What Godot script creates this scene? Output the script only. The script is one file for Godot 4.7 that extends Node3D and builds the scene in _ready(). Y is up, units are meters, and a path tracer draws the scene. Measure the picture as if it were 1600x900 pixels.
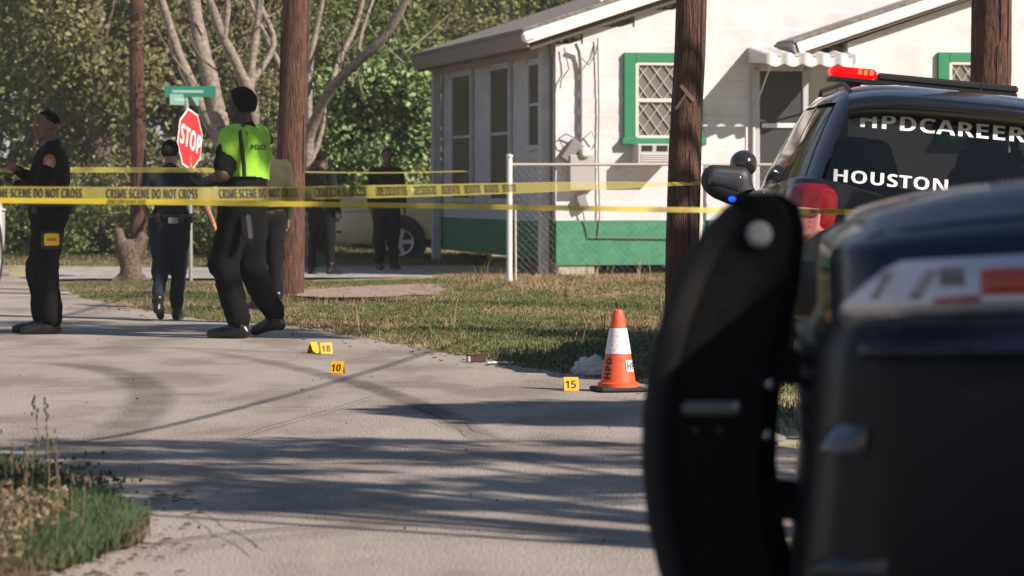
extends Node3D
# A street corner behind barrier tape. x to the east, y up, the camera looks along -z; the number called d is the distance ahead of the camera (-z).

const FOCUS := 5000.0      # focal length of the lens in units of a 1600-wide frame
const EYE := 1.15
const HORIZON := 295.0

var rng := RandomNumberGenerator.new()
var lens_basis := Basis(Vector3.RIGHT, -atan(155.0 / FOCUS))
var taken := {}
var mats := {}
var noise_a := FastNoiseLite.new()


# ---------------------------------------------------------------- shapes
class Shape:
	var v := PackedVector3Array()
	var n := PackedVector3Array()
	var c := PackedColorArray()
	var uv := PackedVector2Array()
	var tint := Color.WHITE

	func tri(a: Vector3, b: Vector3, d: Vector3, na: Vector3, nb: Vector3, nd: Vector3, ua := Vector2.ZERO, ub := Vector2.ZERO, ud := Vector2.ZERO) -> void:
		if (b - a).cross(d - a).dot(na + nb + nd) > 0.0:
			v.push_back(a); v.push_back(d); v.push_back(b)
			n.push_back(na); n.push_back(nd); n.push_back(nb)
			uv.push_back(ua); uv.push_back(ud); uv.push_back(ub)
		else:
			v.push_back(a); v.push_back(b); v.push_back(d)
			n.push_back(na); n.push_back(nb); n.push_back(nd)
			uv.push_back(ua); uv.push_back(ub); uv.push_back(ud)
		c.push_back(tint); c.push_back(tint); c.push_back(tint)

	func quad(a: Vector3, b: Vector3, d: Vector3, e: Vector3, no: Vector3) -> void:
		tri(a, b, d, no, no, no, Vector2(0, 0), Vector2(1, 0), Vector2(1, 1))
		tri(a, d, e, no, no, no, Vector2(0, 0), Vector2(1, 1), Vector2(0, 1))

	func box(at: Vector3, size: Vector3, basis := Basis.IDENTITY, bevel := -1.0) -> void:
		var h := size * 0.5
		var w := bevel if bevel >= 0.0 else minf(0.012, 0.12 * minf(h.x, minf(h.y, h.z)) * 2.0)
		w = minf(w, 0.49 * minf(h.x, minf(h.y, h.z)) * 2.0)
		var P := func(x: float, y: float, z: float) -> Vector3: return at + basis * Vector3(x, y, z)
		for ax in 3:
			var o1 := (ax + 1) % 3
			var o2 := (ax + 2) % 3
			for s in [-1.0, 1.0]:
				var q := []
				for k in [[-1, -1], [1, -1], [1, 1], [-1, 1]]:
					var p := Vector3.ZERO
					p[ax] = s * h[ax]
					p[o1] = k[0] * (h[o1] - w)
					p[o2] = k[1] * (h[o2] - w)
					q.append(at + basis * p)
				var nn := Vector3.ZERO
				nn[ax] = s
				quad(q[0], q[1], q[2], q[3], basis * nn)
			if w <= 0.0:
				continue
			for s1 in [-1.0, 1.0]:
				for s2 in [-1.0, 1.0]:
					var q := []
					for k in [[0, -1], [0, 1], [1, 1], [1, -1]]:
						var p := Vector3.ZERO
						p[ax] = k[1] * (h[ax] - w)
						p[o1] = s1 * (h[o1] - (w if k[0] else 0.0))
						p[o2] = s2 * (h[o2] - (0.0 if k[0] else w))
						q.append(at + basis * p)
					var nn := Vector3.ZERO
					nn[o1] = s1
					nn[o2] = s2
					quad(q[0], q[1], q[2], q[3], (basis * nn).normalized())
		if w > 0.0:
			for sx in [-1.0, 1.0]:
				for sy in [-1.0, 1.0]:
					for sz in [-1.0, 1.0]:
						var s := Vector3(sx, sy, sz)
						var e := h - Vector3.ONE * w
						var no := (basis * s).normalized()
						tri(at + basis * (s * Vector3(h.x, e.y, e.z)), at + basis * (s * Vector3(e.x, h.y, e.z)), at + basis * (s * Vector3(e.x, e.y, h.z)), no, no, no)

	func bar(a: Vector3, b: Vector3, wide: float, deep: float, up := Vector3.UP) -> void:
		var z := (b - a).normalized()
		var x := up.cross(z)
		x = Vector3.RIGHT if x.length() < 0.01 else x.normalized()
		box((a + b) * 0.5, Vector3(wide, deep, a.distance_to(b)), Basis(x, z.cross(x), z))

	func tube(pts: Array, radii: Array, sides := 8, closed := true) -> void:
		var rings := []
		var norms := []
		var x := Vector3.ZERO
		for i in pts.size():
			var t: Vector3 = (pts[mini(i + 1, pts.size() - 1)] - pts[maxi(i - 1, 0)]).normalized()
			if i == 0:
				x = t.cross(Vector3.UP if absf(t.y) < 0.9 else Vector3.RIGHT).normalized()
			else:
				x = (x - t * x.dot(t)).normalized()
			var y := t.cross(x)
			var ring := PackedVector3Array()
			var rn := PackedVector3Array()
			var r: float = radii[mini(i, radii.size() - 1)]
			for k in sides:
				var d := x * cos(TAU * k / sides) + y * sin(TAU * k / sides)
				ring.push_back(pts[i] + d * r)
				rn.push_back(d)
			rings.append(ring)
			norms.append(rn)
		for i in pts.size() - 1:
			for k in sides:
				var l := (k + 1) % sides
				tri(rings[i][k], rings[i][l], rings[i + 1][l], norms[i][k], norms[i][l], norms[i + 1][l])
				tri(rings[i][k], rings[i + 1][l], rings[i + 1][k], norms[i][k], norms[i + 1][l], norms[i + 1][k])
		if closed:
			for e in [0, pts.size() - 1]:
				var no: Vector3 = (pts[0] - pts[1]).normalized() if e == 0 else (pts[-1] - pts[-2]).normalized()
				for k in range(1, sides - 1):
					tri(rings[e][0], rings[e][k], rings[e][k + 1], no, no, no)

	func lathe(prof: Array, sides: int, xf := Transform3D.IDENTITY) -> void:
		for i in prof.size() - 1:
			var p: Vector2 = prof[i]
			var q: Vector2 = prof[i + 1]
			var e := Vector2(q.y - p.y, p.x - q.x).normalized()
			for k in sides:
				var a := TAU * k / sides
				var b := TAU * (k + 1) / sides
				var da := Vector3(cos(a), 0, sin(a))
				var db := Vector3(cos(b), 0, sin(b))
				var na := xf.basis * (da * e.x + Vector3.UP * e.y)
				var nb := xf.basis * (db * e.x + Vector3.UP * e.y)
				var p0 := xf * (da * p.x + Vector3.UP * p.y)
				var p1 := xf * (db * p.x + Vector3.UP * p.y)
				var q0 := xf * (da * q.x + Vector3.UP * q.y)
				var q1 := xf * (db * q.x + Vector3.UP * q.y)
				if p.x > 1e-6:
					tri(p0, p1, q1, na, nb, nb)
				if q.x > 1e-6:
					tri(p0, q1, q0, na, nb, na)

	func ball(at: Vector3, r: Vector3, rows := 8, cols := 12, basis := Basis.IDENTITY) -> void:
		var g := []
		for i in rows + 1:
			var row := PackedVector3Array()
			var th := PI * i / rows
			for k in cols + 1:
				var ph := TAU * k / cols
				row.push_back(Vector3(sin(th) * cos(ph), cos(th), sin(th) * sin(ph)))
			g.append(row)
		for i in rows:
			for k in cols:
				var q := [g[i][k], g[i][k + 1], g[i + 1][k + 1], g[i + 1][k]]
				var p := []
				var o := []
				for e in q:
					p.append(at + basis * (e * r))
					o.append((basis * (e / r)).normalized())
				if i > 0:
					tri(p[0], p[1], p[2], o[0], o[1], o[2])
				if i < rows - 1:
					tri(p[0], p[2], p[3], o[0], o[2], o[3])

	# a grid of points as one smooth sheet; outside is away from the point called inner
	func sheet(g: Array, inner: Vector3) -> void:
		var nr := g.size()
		var nc: int = g[0].size()
		var no := []
		var sum := 0.0
		for i in nr:
			var row := PackedVector3Array()
			for k in nc:
				var du: Vector3 = g[mini(i + 1, nr - 1)][k] - g[maxi(i - 1, 0)][k]
				var dv: Vector3 = g[i][mini(k + 1, nc - 1)] - g[i][maxi(k - 1, 0)]
				var e := du.cross(dv)
				e = e.normalized() if e.length() > 1e-12 else Vector3.ZERO
				row.push_back(e)
				sum += e.dot((g[i][k] - inner).normalized())
			no.append(row)
		var s := 1.0 if sum >= 0.0 else -1.0
		for i in nr:
			for k in nc:
				no[i][k] = no[i][k] * s
				if no[i][k] == Vector3.ZERO:
					no[i][k] = (g[i][k] - inner).normalized()
		for i in nr - 1:
			for k in nc - 1:
				var u0 := Vector2(float(k) / (nc - 1), float(i) / (nr - 1))
				var u1 := Vector2(float(k + 1) / (nc - 1), float(i + 1) / (nr - 1))
				tri(g[i][k], g[i][k + 1], g[i + 1][k + 1], no[i][k], no[i][k + 1], no[i + 1][k + 1], u0, Vector2(u1.x, u0.y), u1)
				tri(g[i][k], g[i + 1][k + 1], g[i + 1][k], no[i][k], no[i + 1][k + 1], no[i + 1][k], u0, u1, Vector2(u0.x, u1.y))

	# a flat outline pushed along z from 0 to depth, in the frame xf
	func prism(poly: PackedVector2Array, depth: float, xf := Transform3D.IDENTITY) -> void:
		var ids := Geometry2D.triangulate_polygon(poly)
		var sg := 1.0 if depth >= 0.0 else -1.0
		for i in range(0, ids.size(), 3):
			var p := []
			for k in 3:
				p.append(poly[ids[i + k]])
			var f := xf.basis.z.normalized() * sg
			tri(xf * Vector3(p[0].x, p[0].y, depth), xf * Vector3(p[1].x, p[1].y, depth), xf * Vector3(p[2].x, p[2].y, depth), f, f, f)
			tri(xf * Vector3(p[0].x, p[0].y, 0), xf * Vector3(p[1].x, p[1].y, 0), xf * Vector3(p[2].x, p[2].y, 0), -f, -f, -f)
		var turn := 1.0 if not Geometry2D.is_polygon_clockwise(poly) else -1.0
		for i in poly.size():
			var a := poly[i]
			var b := poly[(i + 1) % poly.size()]
			var e := (b - a).normalized() * turn
			var no := (xf.basis * Vector3(e.y, -e.x, 0)).normalized()
			quad(xf * Vector3(a.x, a.y, 0), xf * Vector3(b.x, b.y, 0), xf * Vector3(b.x, b.y, depth), xf * Vector3(a.x, a.y, depth), no)

	func done() -> ArrayMesh:
		var arr := []
		arr.resize(Mesh.ARRAY_MAX)
		arr[Mesh.ARRAY_VERTEX] = v
		arr[Mesh.ARRAY_NORMAL] = n
		arr[Mesh.ARRAY_COLOR] = c
		arr[Mesh.ARRAY_TEX_UV] = uv
		var m := ArrayMesh.new()
		m.add_surface_from_arrays(Mesh.PRIMITIVE_TRIANGLES, arr)
		return m


# bones [from, to, radius, radius (, scale)] joined softly into one skin
func skin(out: Shape, bones: Array, cell: float, k: float, wob := 0.0, freq := 9.0, floor_y := -1e9) -> void:
	var lo := Vector3(1e9, 1e9, 1e9)
	var hi := -lo
	for b in bones:
		var ex: Vector3 = Vector3.ONE * maxf(b[2], b[3]) * (b[4] if b.size() > 4 else Vector3.ONE)
		lo = lo.min(b[0] - ex).min(b[1] - ex)
		hi = hi.max(b[0] + ex).max(b[1] + ex)
	var pad := Vector3.ONE * (cell * 2.0 + k * 0.5)
	lo -= pad
	hi += pad
	var nx := int(ceil((hi.x - lo.x) / cell)) + 1
	var ny := int(ceil((hi.y - lo.y) / cell)) + 1
	var nz := int(ceil((hi.z - lo.z) / cell)) + 1
	var f := PackedFloat32Array()
	f.resize(nx * ny * nz)
	f.fill(1.0)
	for b in bones:
		var s: Vector3 = b[4] if b.size() > 4 else Vector3.ONE
		var inv := Vector3.ONE / s
		var a: Vector3 = b[0] * inv
		var ab: Vector3 = b[1] * inv - a
		var l := maxf(ab.length_squared(), 1e-9)
		var ra: float = b[2]
		var rb: float = b[3]
		var ms := minf(s.x, minf(s.y, s.z))
		var m: Vector3 = s * maxf(ra, rb) + Vector3.ONE * (k + 2.0 * cell)
		var b0: Vector3 = (b[0].min(b[1]) - m - lo) / cell
		var b1: Vector3 = (b[0].max(b[1]) + m - lo) / cell
		for z in range(maxi(0, int(b0.z)), mini(nz, int(b1.z) + 2)):
			for y in range(maxi(0, int(b0.y)), mini(ny, int(b1.y) + 2)):
				var at := nx * (y + ny * z)
				for x in range(maxi(0, int(b0.x)), mini(nx, int(b1.x) + 2)):
					var p := (lo + Vector3(x, y, z) * cell) * inv - a
					var t := clampf(p.dot(ab) / l, 0.0, 1.0)
					var d := ((p - ab * t).length() - ra - (rb - ra) * t) * ms
					var e := f[at + x]
					var h := maxf(k - absf(d - e), 0.0) / k
					f[at + x] = minf(d, e) - h * h * k * 0.25
	var id := PackedInt32Array()
	id.resize(nx * ny * nz)
	id.fill(-1)
	var vs := PackedVector3Array()
	var offs := [0, 1, nx, nx + 1, nx * ny, nx * ny + 1, nx * ny + nx, nx * ny + nx + 1]
	var edges := [[0, 1], [2, 3], [4, 5], [6, 7], [0, 2], [1, 3], [4, 6], [5, 7], [0, 4], [1, 5], [2, 6], [3, 7]]
	var corner := []
	for q in 8:
		corner.append(Vector3(q & 1, (q >> 1) & 1, (q >> 2) & 1))
	for z in nz - 1:
		for y in ny - 1:
			for x in nx - 1:
				var i := x + nx * (y + ny * z)
				var inside := 0
				for q in 8:
					if f[i + offs[q]] < 0.0:
						inside += 1
				if inside == 0 or inside == 8:
					continue
				var sum := Vector3.ZERO
				var cnt := 0
				for e in edges:
					var d0 := f[i + offs[e[0]]]
					var d1 := f[i + offs[e[1]]]
					if (d0 < 0.0) != (d1 < 0.0):
						sum += corner[e[0]].lerp(corner[e[1]], d0 / (d0 - d1))
						cnt += 1
				id[i] = vs.size()
				vs.push_back(lo + (Vector3(x, y, z) + sum / cnt) * cell)
	var ns := PackedVector3Array()
	ns.resize(vs.size())
	var tris := PackedInt32Array()
	var step := [1, nx, nx * ny]
	for z in range(1, nz - 1):
		for y in range(1, ny - 1):
			for x in range(1, nx - 1):
				var i := x + nx * (y + ny * z)
				if id[i] < 0:
					continue
				for ax in 3:
					var j: int = i + step[ax]
					if (f[i] < 0.0) == (f[j] < 0.0):
						continue
					var u: int = step[(ax + 1) % 3]
					var w: int = step[(ax + 2) % 3]
					var q := [id[i], id[i - u], id[i - u - w], id[i - w]]
					if q.min() < 0:
						continue
					var no: Vector3 = (vs[q[2]] - vs[q[0]]).cross(vs[q[3]] - vs[q[1]])
					if (no[ax] > 0.0) != (f[i] < 0.0):
						no = -no
					for e in q:
						ns[e] = ns[e] + no
					tris.append_array([q[0], q[1], q[2], q[0], q[2], q[3]])
	for i in vs.size():
		ns[i] = ns[i].normalized()
		if wob > 0.0:
			var p := vs[i] * freq
			vs[i] = vs[i] + ns[i] * wob * (noise_a.get_noise_3d(p.x * 10.0, p.y * 6.0, p.z * 10.0) * 1.6)
		if vs[i].y < floor_y:
			vs[i].y = floor_y
	for i in range(0, tris.size(), 3):
		var a := tris[i]
		var b := tris[i + 1]
		var d := tris[i + 2]
		out.tri(vs[a], vs[b], vs[d], ns[a], ns[b], ns[d])


# ---------------------------------------------------------------- things, parts, materials
func numbered(called: String) -> String:
	if not taken.has(called):
		taken[called] = 0
		return called
	taken[called] += 1
	return "%s_%03d" % [called, taken[called]]

func obj(called: String, shape, mat: Material, parent: Node = null) -> MeshInstance3D:
	var o := MeshInstance3D.new()
	o.mesh = shape.done() if shape is Shape else shape
	o.material_override = mat
	if parent == null or parent == self:
		o.name = numbered(called)
		add_child(o, true)
	else:
		var k := 0
		o.name = called
		while parent.has_node(NodePath(o.name)):
			k += 1
			o.name = "%s_%03d" % [called, k]
		parent.add_child(o, true)
	return o

func tag(o: Node, label: String, category: String, group := "") -> Node:
	o.set_meta("label", label)
	o.set_meta("category", category)
	if group:
		o.set_meta("group", group)
	return o

func thing(called: String, label: String, category: String, at := Vector3.ZERO, turn := 0.0, group := "") -> Node3D:
	var o := Node3D.new()
	o.name = numbered(called)
	add_child(o, true)
	o.position = at
	o.rotation.y = turn
	tag(o, label, category, group)
	return o

func structure(o: Node) -> Node:
	o.set_meta("kind", "structure")
	return o

func stuff(o: Node) -> Node:
	o.set_meta("kind", "stuff")
	return o

func lin(r: float, g: float, b: float) -> Color:
	return Color(r, g, b)

func paint(r: float, g: float, b: float, rough := 0.7, metal := 0.0, coat := 0.0) -> StandardMaterial3D:
	var key := "%s %s %s %s %s %s" % [r, g, b, rough, metal, coat]
	if mats.has(key):
		return mats[key]
	var m := StandardMaterial3D.new()
	m.albedo_color = Color(r, g, b).linear_to_srgb()
	m.roughness = rough
	m.metallic = metal
	if coat > 0.0:
		m.clearcoat_enabled = true
		m.clearcoat = coat
		m.clearcoat_roughness = 0.04
	mats[key] = m
	return m

func tinted(rough := 0.8) -> StandardMaterial3D:
	var key := "tinted %s" % rough
	if not mats.has(key):
		var m := StandardMaterial3D.new()
		m.vertex_color_use_as_albedo = true
		m.roughness = rough
		mats[key] = m
	return mats[key]

func ramp(cols: Array, offs: Array) -> Gradient:
	var g := Gradient.new()
	g.offsets = PackedFloat32Array(offs)
	var p := PackedColorArray()
	for q in cols:
		p.push_back(q.linear_to_srgb())
	g.colors = p
	return g

func noise_map(cols: Array, offs: Array, freq: float, size := 512, octaves := 4, sd := 1, kind := FastNoiseLite.TYPE_SIMPLEX_SMOOTH) -> NoiseTexture2D:
	var t := NoiseTexture2D.new()
	t.width = size
	t.height = size
	t.seamless = true
	t.generate_mipmaps = false
	var n := FastNoiseLite.new()
	n.noise_type = kind
	n.seed = sd
	n.frequency = freq
	n.fractal_octaves = octaves
	n.fractal_gain = 0.6
	t.noise = n
	t.color_ramp = ramp(cols, offs)
	return t

# a material whose colour wanders between the given ones; metres is the size of one repeat
func mottled(cols: Array, offs: Array, metres: float, freq := 0.02, rough := 0.85, sd := 1, relief := 0.0, octaves := 4, size := 512) -> StandardMaterial3D:
	var m := StandardMaterial3D.new()
	m.albedo_texture = noise_map(cols, offs, freq, size, octaves, sd)
	m.roughness = rough
	m.uv1_triplanar = true
	m.uv1_world_triplanar = true
	m.uv1_scale = Vector3.ONE / metres
	if relief > 0.0:
		m.heightmap_enabled = true
		m.heightmap_texture = noise_map([Color.BLACK, Color.WHITE], [0.0, 1.0], freq * 1.7, size, octaves, sd + 7)
		m.heightmap_scale = relief
	return m

func at_px(px: float, py: float, d: float) -> Vector3:
	var r := lens_basis * Vector3((px - 800.0) / FOCUS, (450.0 - py) / FOCUS, -1.0)
	return Vector3(0, EYE, 0) + r * (d / -r.z)

func floor_px(px: float, d: float, y := 0.0) -> Vector3:
	return Vector3((px - 800.0) / FOCUS * d, y, -d)

func dist_of(py: float) -> float:      # how far off the ground is that shows in that row
	return EYE * FOCUS / (py - HORIZON)

# flat lettering as a mesh; mapped by a function from (along, up) to a point, the normal given by another
func lettering(text: String, tall: float, stretch: float, place: Callable, bold := true, lift := 0.0) -> ArrayMesh:
	var tm := TextMesh.new()
	var f := SystemFont.new()
	f.font_names = PackedStringArray(["Droid Sans"])
	f.font_weight = 700 if bold else 400
	tm.font = f
	tm.text = text
	tm.font_size = 64
	tm.pixel_size = tall / 46.0
	tm.depth = 0.0
	tm.curve_step = 2.0
	tm.horizontal_alignment = HORIZONTAL_ALIGNMENT_LEFT
	tm.vertical_alignment = VERTICAL_ALIGNMENT_BOTTOM
	var out := Shape.new()
	var a := tm.surface_get_arrays(0)
	var vs: PackedVector3Array = a[Mesh.ARRAY_VERTEX]
	var ix = a[Mesh.ARRAY_INDEX]
	var count: int = ix.size() if ix != null and ix.size() else vs.size()
	var low := 1e9
	var least := 1e9
	for p in vs:
		low = minf(low, p.y)
		least = minf(least, p.x)
	for i in range(0, count, 3):
		var t := []
		for k in 3:
			var p: Vector3 = vs[ix[i + k]] if ix != null and ix.size() else vs[i + k]
			t.append(Vector2((p.x - least) * stretch, p.y - low))
		if absf((t[1] - t[0]).cross(t[2] - t[0])) < 1e-10:
			continue
		var e := []
		for q in t:
			e.append(place.call(q.x, q.y))
		var no: Vector3 = e[0][1]
		out.tri(e[0][0] + no * lift, e[1][0] + no * lift, e[2][0] + no * lift, e[0][1], e[1][1], e[2][1])
	return out.done()


# ---------------------------------------------------------------- the scene
func _ready() -> void:
	rng.seed = 11
	noise_a.seed = 5
	noise_a.frequency = 0.1
	# camera: a long lens low over the road, sharp at the tape and the cone
	var cam := Camera3D.new()
	cam.name = "camera"
	add_child(cam)
	cam.position = Vector3(0, EYE, 0)
	cam.basis = lens_basis
	cam.fov = rad_to_deg(2.0 * atan(450.0 / FOCUS))
	cam.near = 0.5
	cam.far = 6000.0
	var at := CameraAttributesPhysical.new()
	at.frustum_focal_length = 12.0 / (450.0 / FOCUS)
	at.frustum_near = 0.5
	at.frustum_far = 6000.0
	at.frustum_focus_distance = 20.5
	at.exposure_aperture = 6.4
	cam.attributes = at
	cam.current = true
	# sky and sun
	var we := WorldEnvironment.new()
	we.name = "daylight"
	var e := Environment.new()
	e.background_mode = Environment.BG_SKY
	var sky := Sky.new()
	var sm := ProceduralSkyMaterial.new()
	sm.sky_top_color = Color(0.36, 0.45, 0.58)
	sm.sky_horizon_color = Color(0.74, 0.77, 0.80)
	sm.ground_horizon_color = Color(0.45, 0.43, 0.40)
	sm.ground_bottom_color = Color(0.22, 0.21, 0.19)
	sm.sky_curve = 0.15
	sky.sky_material = sm
	e.sky = sky
	e.background_energy_multiplier = 0.62
	e.tonemap_mode = Environment.TONE_MAPPER_LINEAR
	e.tonemap_exposure = 1.72
	e.sdfgi_enabled = true
	e.ssao_enabled = true
	e.ssil_enabled = true
	e.fog_enabled = true
	e.fog_density = 0.0006
	e.fog_light_color = Color(0.86, 0.86, 0.84)
	we.environment = e
	add_child(we)
	var sun := DirectionalLight3D.new()
	sun.name = "sun"
	sun.light_energy = 1.45
	sun.light_color = Color(1.0, 0.95, 0.905)
	sun.light_angular_distance = 0.5
	sun.shadow_enabled = true
	add_child(sun)
	var to_sun := Vector3(sin(deg_to_rad(58)) * cos(deg_to_rad(36)), sin(deg_to_rad(36)), cos(deg_to_rad(58)) * cos(deg_to_rad(36)))
	sun.look_at_from_position(to_sun * 50.0, Vector3.ZERO)

	build_ground()
	build_house()
	build_fence()
	build_poles()
	build_stop_sign()
	build_woods()
	build_vehicles()
	build_people()
	build_tape()
	build_small_things()
	build_grass()
	build_shade_trees()


# height of the earth: level, with a shallow ditch along the verge by the parked police car
func earth(x: float, d: float) -> float:
	var h := -0.03
	h += -0.22 * smoothstep(1.7, 3.3, x) * smoothstep(15.0, 17.5, d) * (1.0 - smoothstep(25.0, 29.0, d))
	h += 0.05 * smoothstep(26.0, 40.0, d) * smoothstep(-3.0, 0.0, x)
	return h

var bare := PackedVector2Array()
func build_ground() -> void:
	var soil := mottled([lin(0.22, 0.20, 0.09), lin(0.36, 0.28, 0.16), lin(0.30, 0.29, 0.12), lin(0.46, 0.34, 0.22)], [0.25, 0.45, 0.55, 0.75], 5.0, 0.012, 0.95, 3, 1.5)
	var far := Shape.new()
	far.quad(Vector3(-2500, -0.4, 2500), Vector3(2500, -0.4, 2500), Vector3(2500, -0.4, -2500), Vector3(-2500, -0.4, -2500), Vector3.UP)
	structure(obj("land", far, paint(0.12, 0.11, 0.06, 0.95)))
	var g := []
	var ds := []
	var d := -14.0
	while d < 150.0:
		ds.append(d)
		d += 0.7 if d > 8 and d < 48 else 4.0
	for q in ds:
		var row := PackedVector3Array()
		var x := -60.0
		while x <= 60.0:
			row.push_back(Vector3(x, earth(x, q), -q))
			x += 0.5 if absf(x) < 8 else 4.0
		g.append(row)
	var s := Shape.new()
	s.sheet(g, Vector3(0, -500, -30))
	structure(obj("ground", s, soil))
	# road: worn chip-seal, pale where it is dry
	var asphalt := StandardMaterial3D.new()
	asphalt.albedo_texture = noise_map([lin(0.12, 0.100, 0.084), lin(0.315, 0.270, 0.234), lin(0.385, 0.333, 0.290), lin(0.58, 0.51, 0.455)], [0.25, 0.43, 0.56, 0.74], 0.10, 1024, 3, 9)
	asphalt.roughness = 0.9
	asphalt.uv1_triplanar = true
	asphalt.uv1_world_triplanar = true
	asphalt.uv1_scale = Vector3.ONE / 1.3
	asphalt.heightmap_enabled = true
	asphalt.heightmap_texture = noise_map([Color.BLACK, Color.WHITE], [0.2, 0.8], 0.10, 1024, 3, 9)
	asphalt.heightmap_scale = 0.5
	asphalt.detail_enabled = true
	asphalt.detail_blend_mode = BaseMaterial3D.BLEND_MODE_MUL
	asphalt.detail_albedo = noise_map([lin(0.66, 0.64, 0.62), lin(0.9, 0.89, 0.88), lin(1, 1, 1)], [0.25, 0.5, 0.7], 0.012, 512, 5, 21)
	asphalt.detail_uv_layer = BaseMaterial3D.DETAIL_UV_2
	asphalt.uv2_triplanar = true
	asphalt.uv2_world_triplanar = true
	asphalt.uv2_scale = Vector3(1.0 / 7.0, 1.0 / 7.0, 1.0 / 14.0)
	var edge := []       # right-hand edge of the tarmac, ragged
	for q in [[1700, 5.0], [1500, 9.0], [1330, 12.5], [1200, 15.3], [1030, 18.7], [930, 19.5], [850, 20.3], [760, 21.5], [680, 22.6], [600, 24.0], [520, 25.6], [440, 27.0], [330, 27.9], [250, 29.6], [180, 31.8], [120, 34.0], [100, 36.5], [70, 39.8]]:
		edge.append(Vector2((q[0] - 800.0) / FOCUS * q[1], q[1]))
	var line := PackedVector2Array()
	line.push_back(Vector2(4.6, -14))
	for i in edge.size():
		var a: Vector2 = edge[i]
		line.push_back(a)
		if i < edge.size() - 1:
			var b: Vector2 = edge[i + 1]
			var steps := maxi(2, int(a.distance_to(b) / 0.22))
			for k in range(1, steps):
				var p := a.lerp(b, float(k) / steps)
				line.push_back(p + Vector2(noise_a.get_noise_2d(p.x * 25, p.y * 25) * 0.16, noise_a.get_noise_2d(p.y * 30, p.x * 30 + 50) * 0.12))
	line.push_back(Vector2(-6.6, 42.0))
	line.push_back(Vector2(-9.5, 60.0))
	line.push_back(Vector2(-16.0, 60.0))
	line.push_back(Vector2(-12.5, 30.0))
	line.push_back(Vector2(-12.0, -14.0))
	structure(obj("road", flat_sheet(line, 0.0), asphalt))
	var side := PackedVector2Array([Vector2(-5.9, 40.6), Vector2(-1.2, 41.6), Vector2(4.0, 45.0), Vector2(4.0, 47.5), Vector2(-2.0, 46.4), Vector2(-7.1, 46.8)])
	structure(obj("cross_street", flat_sheet(side, 0.004), mottled([lin(0.25, 0.23, 0.21), lin(0.40, 0.37, 0.34)], [0.3, 0.7], 4.0, 0.02, 0.92, 5)))
	# bare dirt drive beside the house
	var drive := PackedVector2Array()
	var corners := []
	for q in [[468, 456], [560, 450], [640, 447], [700, 446], [690, 463], [600, 466], [500, 468], [450, 464]]:
		var dd := dist_of(q[1])
		corners.append(Vector2((q[0] - 800.0) / FOCUS * dd, dd))
	for i in corners.size():
		var a: Vector2 = corners[i]
		var b: Vector2 = corners[(i + 1) % corners.size()]
		for k in 10:
			var p := a.lerp(b, k / 10.0)
			drive.push_back(p + Vector2(noise_a.get_noise_2d(p.x * 30, p.y * 6) * 0.12, noise_a.get_noise_2d(p.x * 14, p.y * 4 + 90) * 0.4))
	bare = drive
	structure(obj("dirt_path", flat_sheet(drive, 0.022), mottled([lin(0.22, 0.15, 0.12), lin(0.36, 0.26, 0.21)], [0.3, 0.7], 3.0, 0.02, 0.95, 6)))
	# tyre marks and seams that wear the road, and painted shadow lines of the tape
	var mark := StandardMaterial3D.new()
	mark.vertex_color_use_as_albedo = true
	mark.transparency = BaseMaterial3D.TRANSPARENCY_ALPHA
	mark.roughness = 0.85
	road_mark("tyre_mark", [[-60, 575, 0.0], [40, 568, 0.2], [110, 571, 0.5], [170, 580, 0.75], [212, 595, 0.8], [236, 615, 0.75], [228, 640, 0.7], [205, 662, 0.6], [165, 690, 0.45], [110, 720, 0.3], [40, 760, 0.1]], 0.17, mark, 0.40)
	road_mark("tyre_mark", [[240, 540, 0.0], [330, 552, 0.35], [420, 567, 0.6], [520, 590, 0.75], [600, 613, 0.85], [660, 636, 0.9], [710, 660, 0.9], [740, 676, 0.6], [770, 690, 0.2]], 0.11, mark, 0.42)
	road_mark("tyre_mark", [[-30, 548, 0.3], [100, 546, 0.5], [260, 545, 0.45], [420, 551, 0.5], [520, 556, 0.2]], 0.09, mark, 0.4)
	road_mark("tyre_mark", [[190, 868, 0.1], [260, 852, 0.7], [360, 838, 0.8], [480, 828, 0.8], [620, 822, 0.7], [800, 816, 0.5], [1000, 812, 0.3]], 0.035, mark, 0.55)
	road_mark("tyre_mark", [[240, 885, 0.2], [300, 862, 0.4], [420, 846, 0.5], [560, 838, 0.3]], 0.09, mark, 0.3)
	for q in [[22, 160, 615, 613], [300, 520, 642, 641], [470, 560, 690, 688], [250, 330, 623, 622], [620, 900, 700, 696], [60, 150, 634, 633], [520, 700, 605, 604]]:  # thin dark lines, several of them painted shadows of the tape
		road_mark("tape_shadow_and_seam", [[q[0], q[2], 0.0], [lerpf(q[0], q[1], 0.3), q[2] - 1, 0.8], [lerpf(q[0], q[1], 0.7), q[3], 0.9], [q[1], q[3], 0.0]], 0.022, mark, 0.6)

	# hairline cracks that wander over the tarmac
	for q in [[120, 600, 420, 590], [330, 700, 640, 612], [560, 860, 900, 845], [420, 880, 300, 806], [640, 640, 780, 700], [20, 556, 260, 566], [700, 830, 1010, 870]]:
		var rows := []
		for i in 8:
			var t := i / 7.0
			rows.append([lerpf(q[0], q[2], t) + 16.0 * noise_a.get_noise_2d(i * 37.0, q[0]), lerpf(q[1], q[3], t) + 7.0 * noise_a.get_noise_2d(i * 41.0, q[1]), 0.0 if i in [0, 7] else 0.9])
		road_mark("road_crack", rows, 0.007, mark, 0.75)

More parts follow.
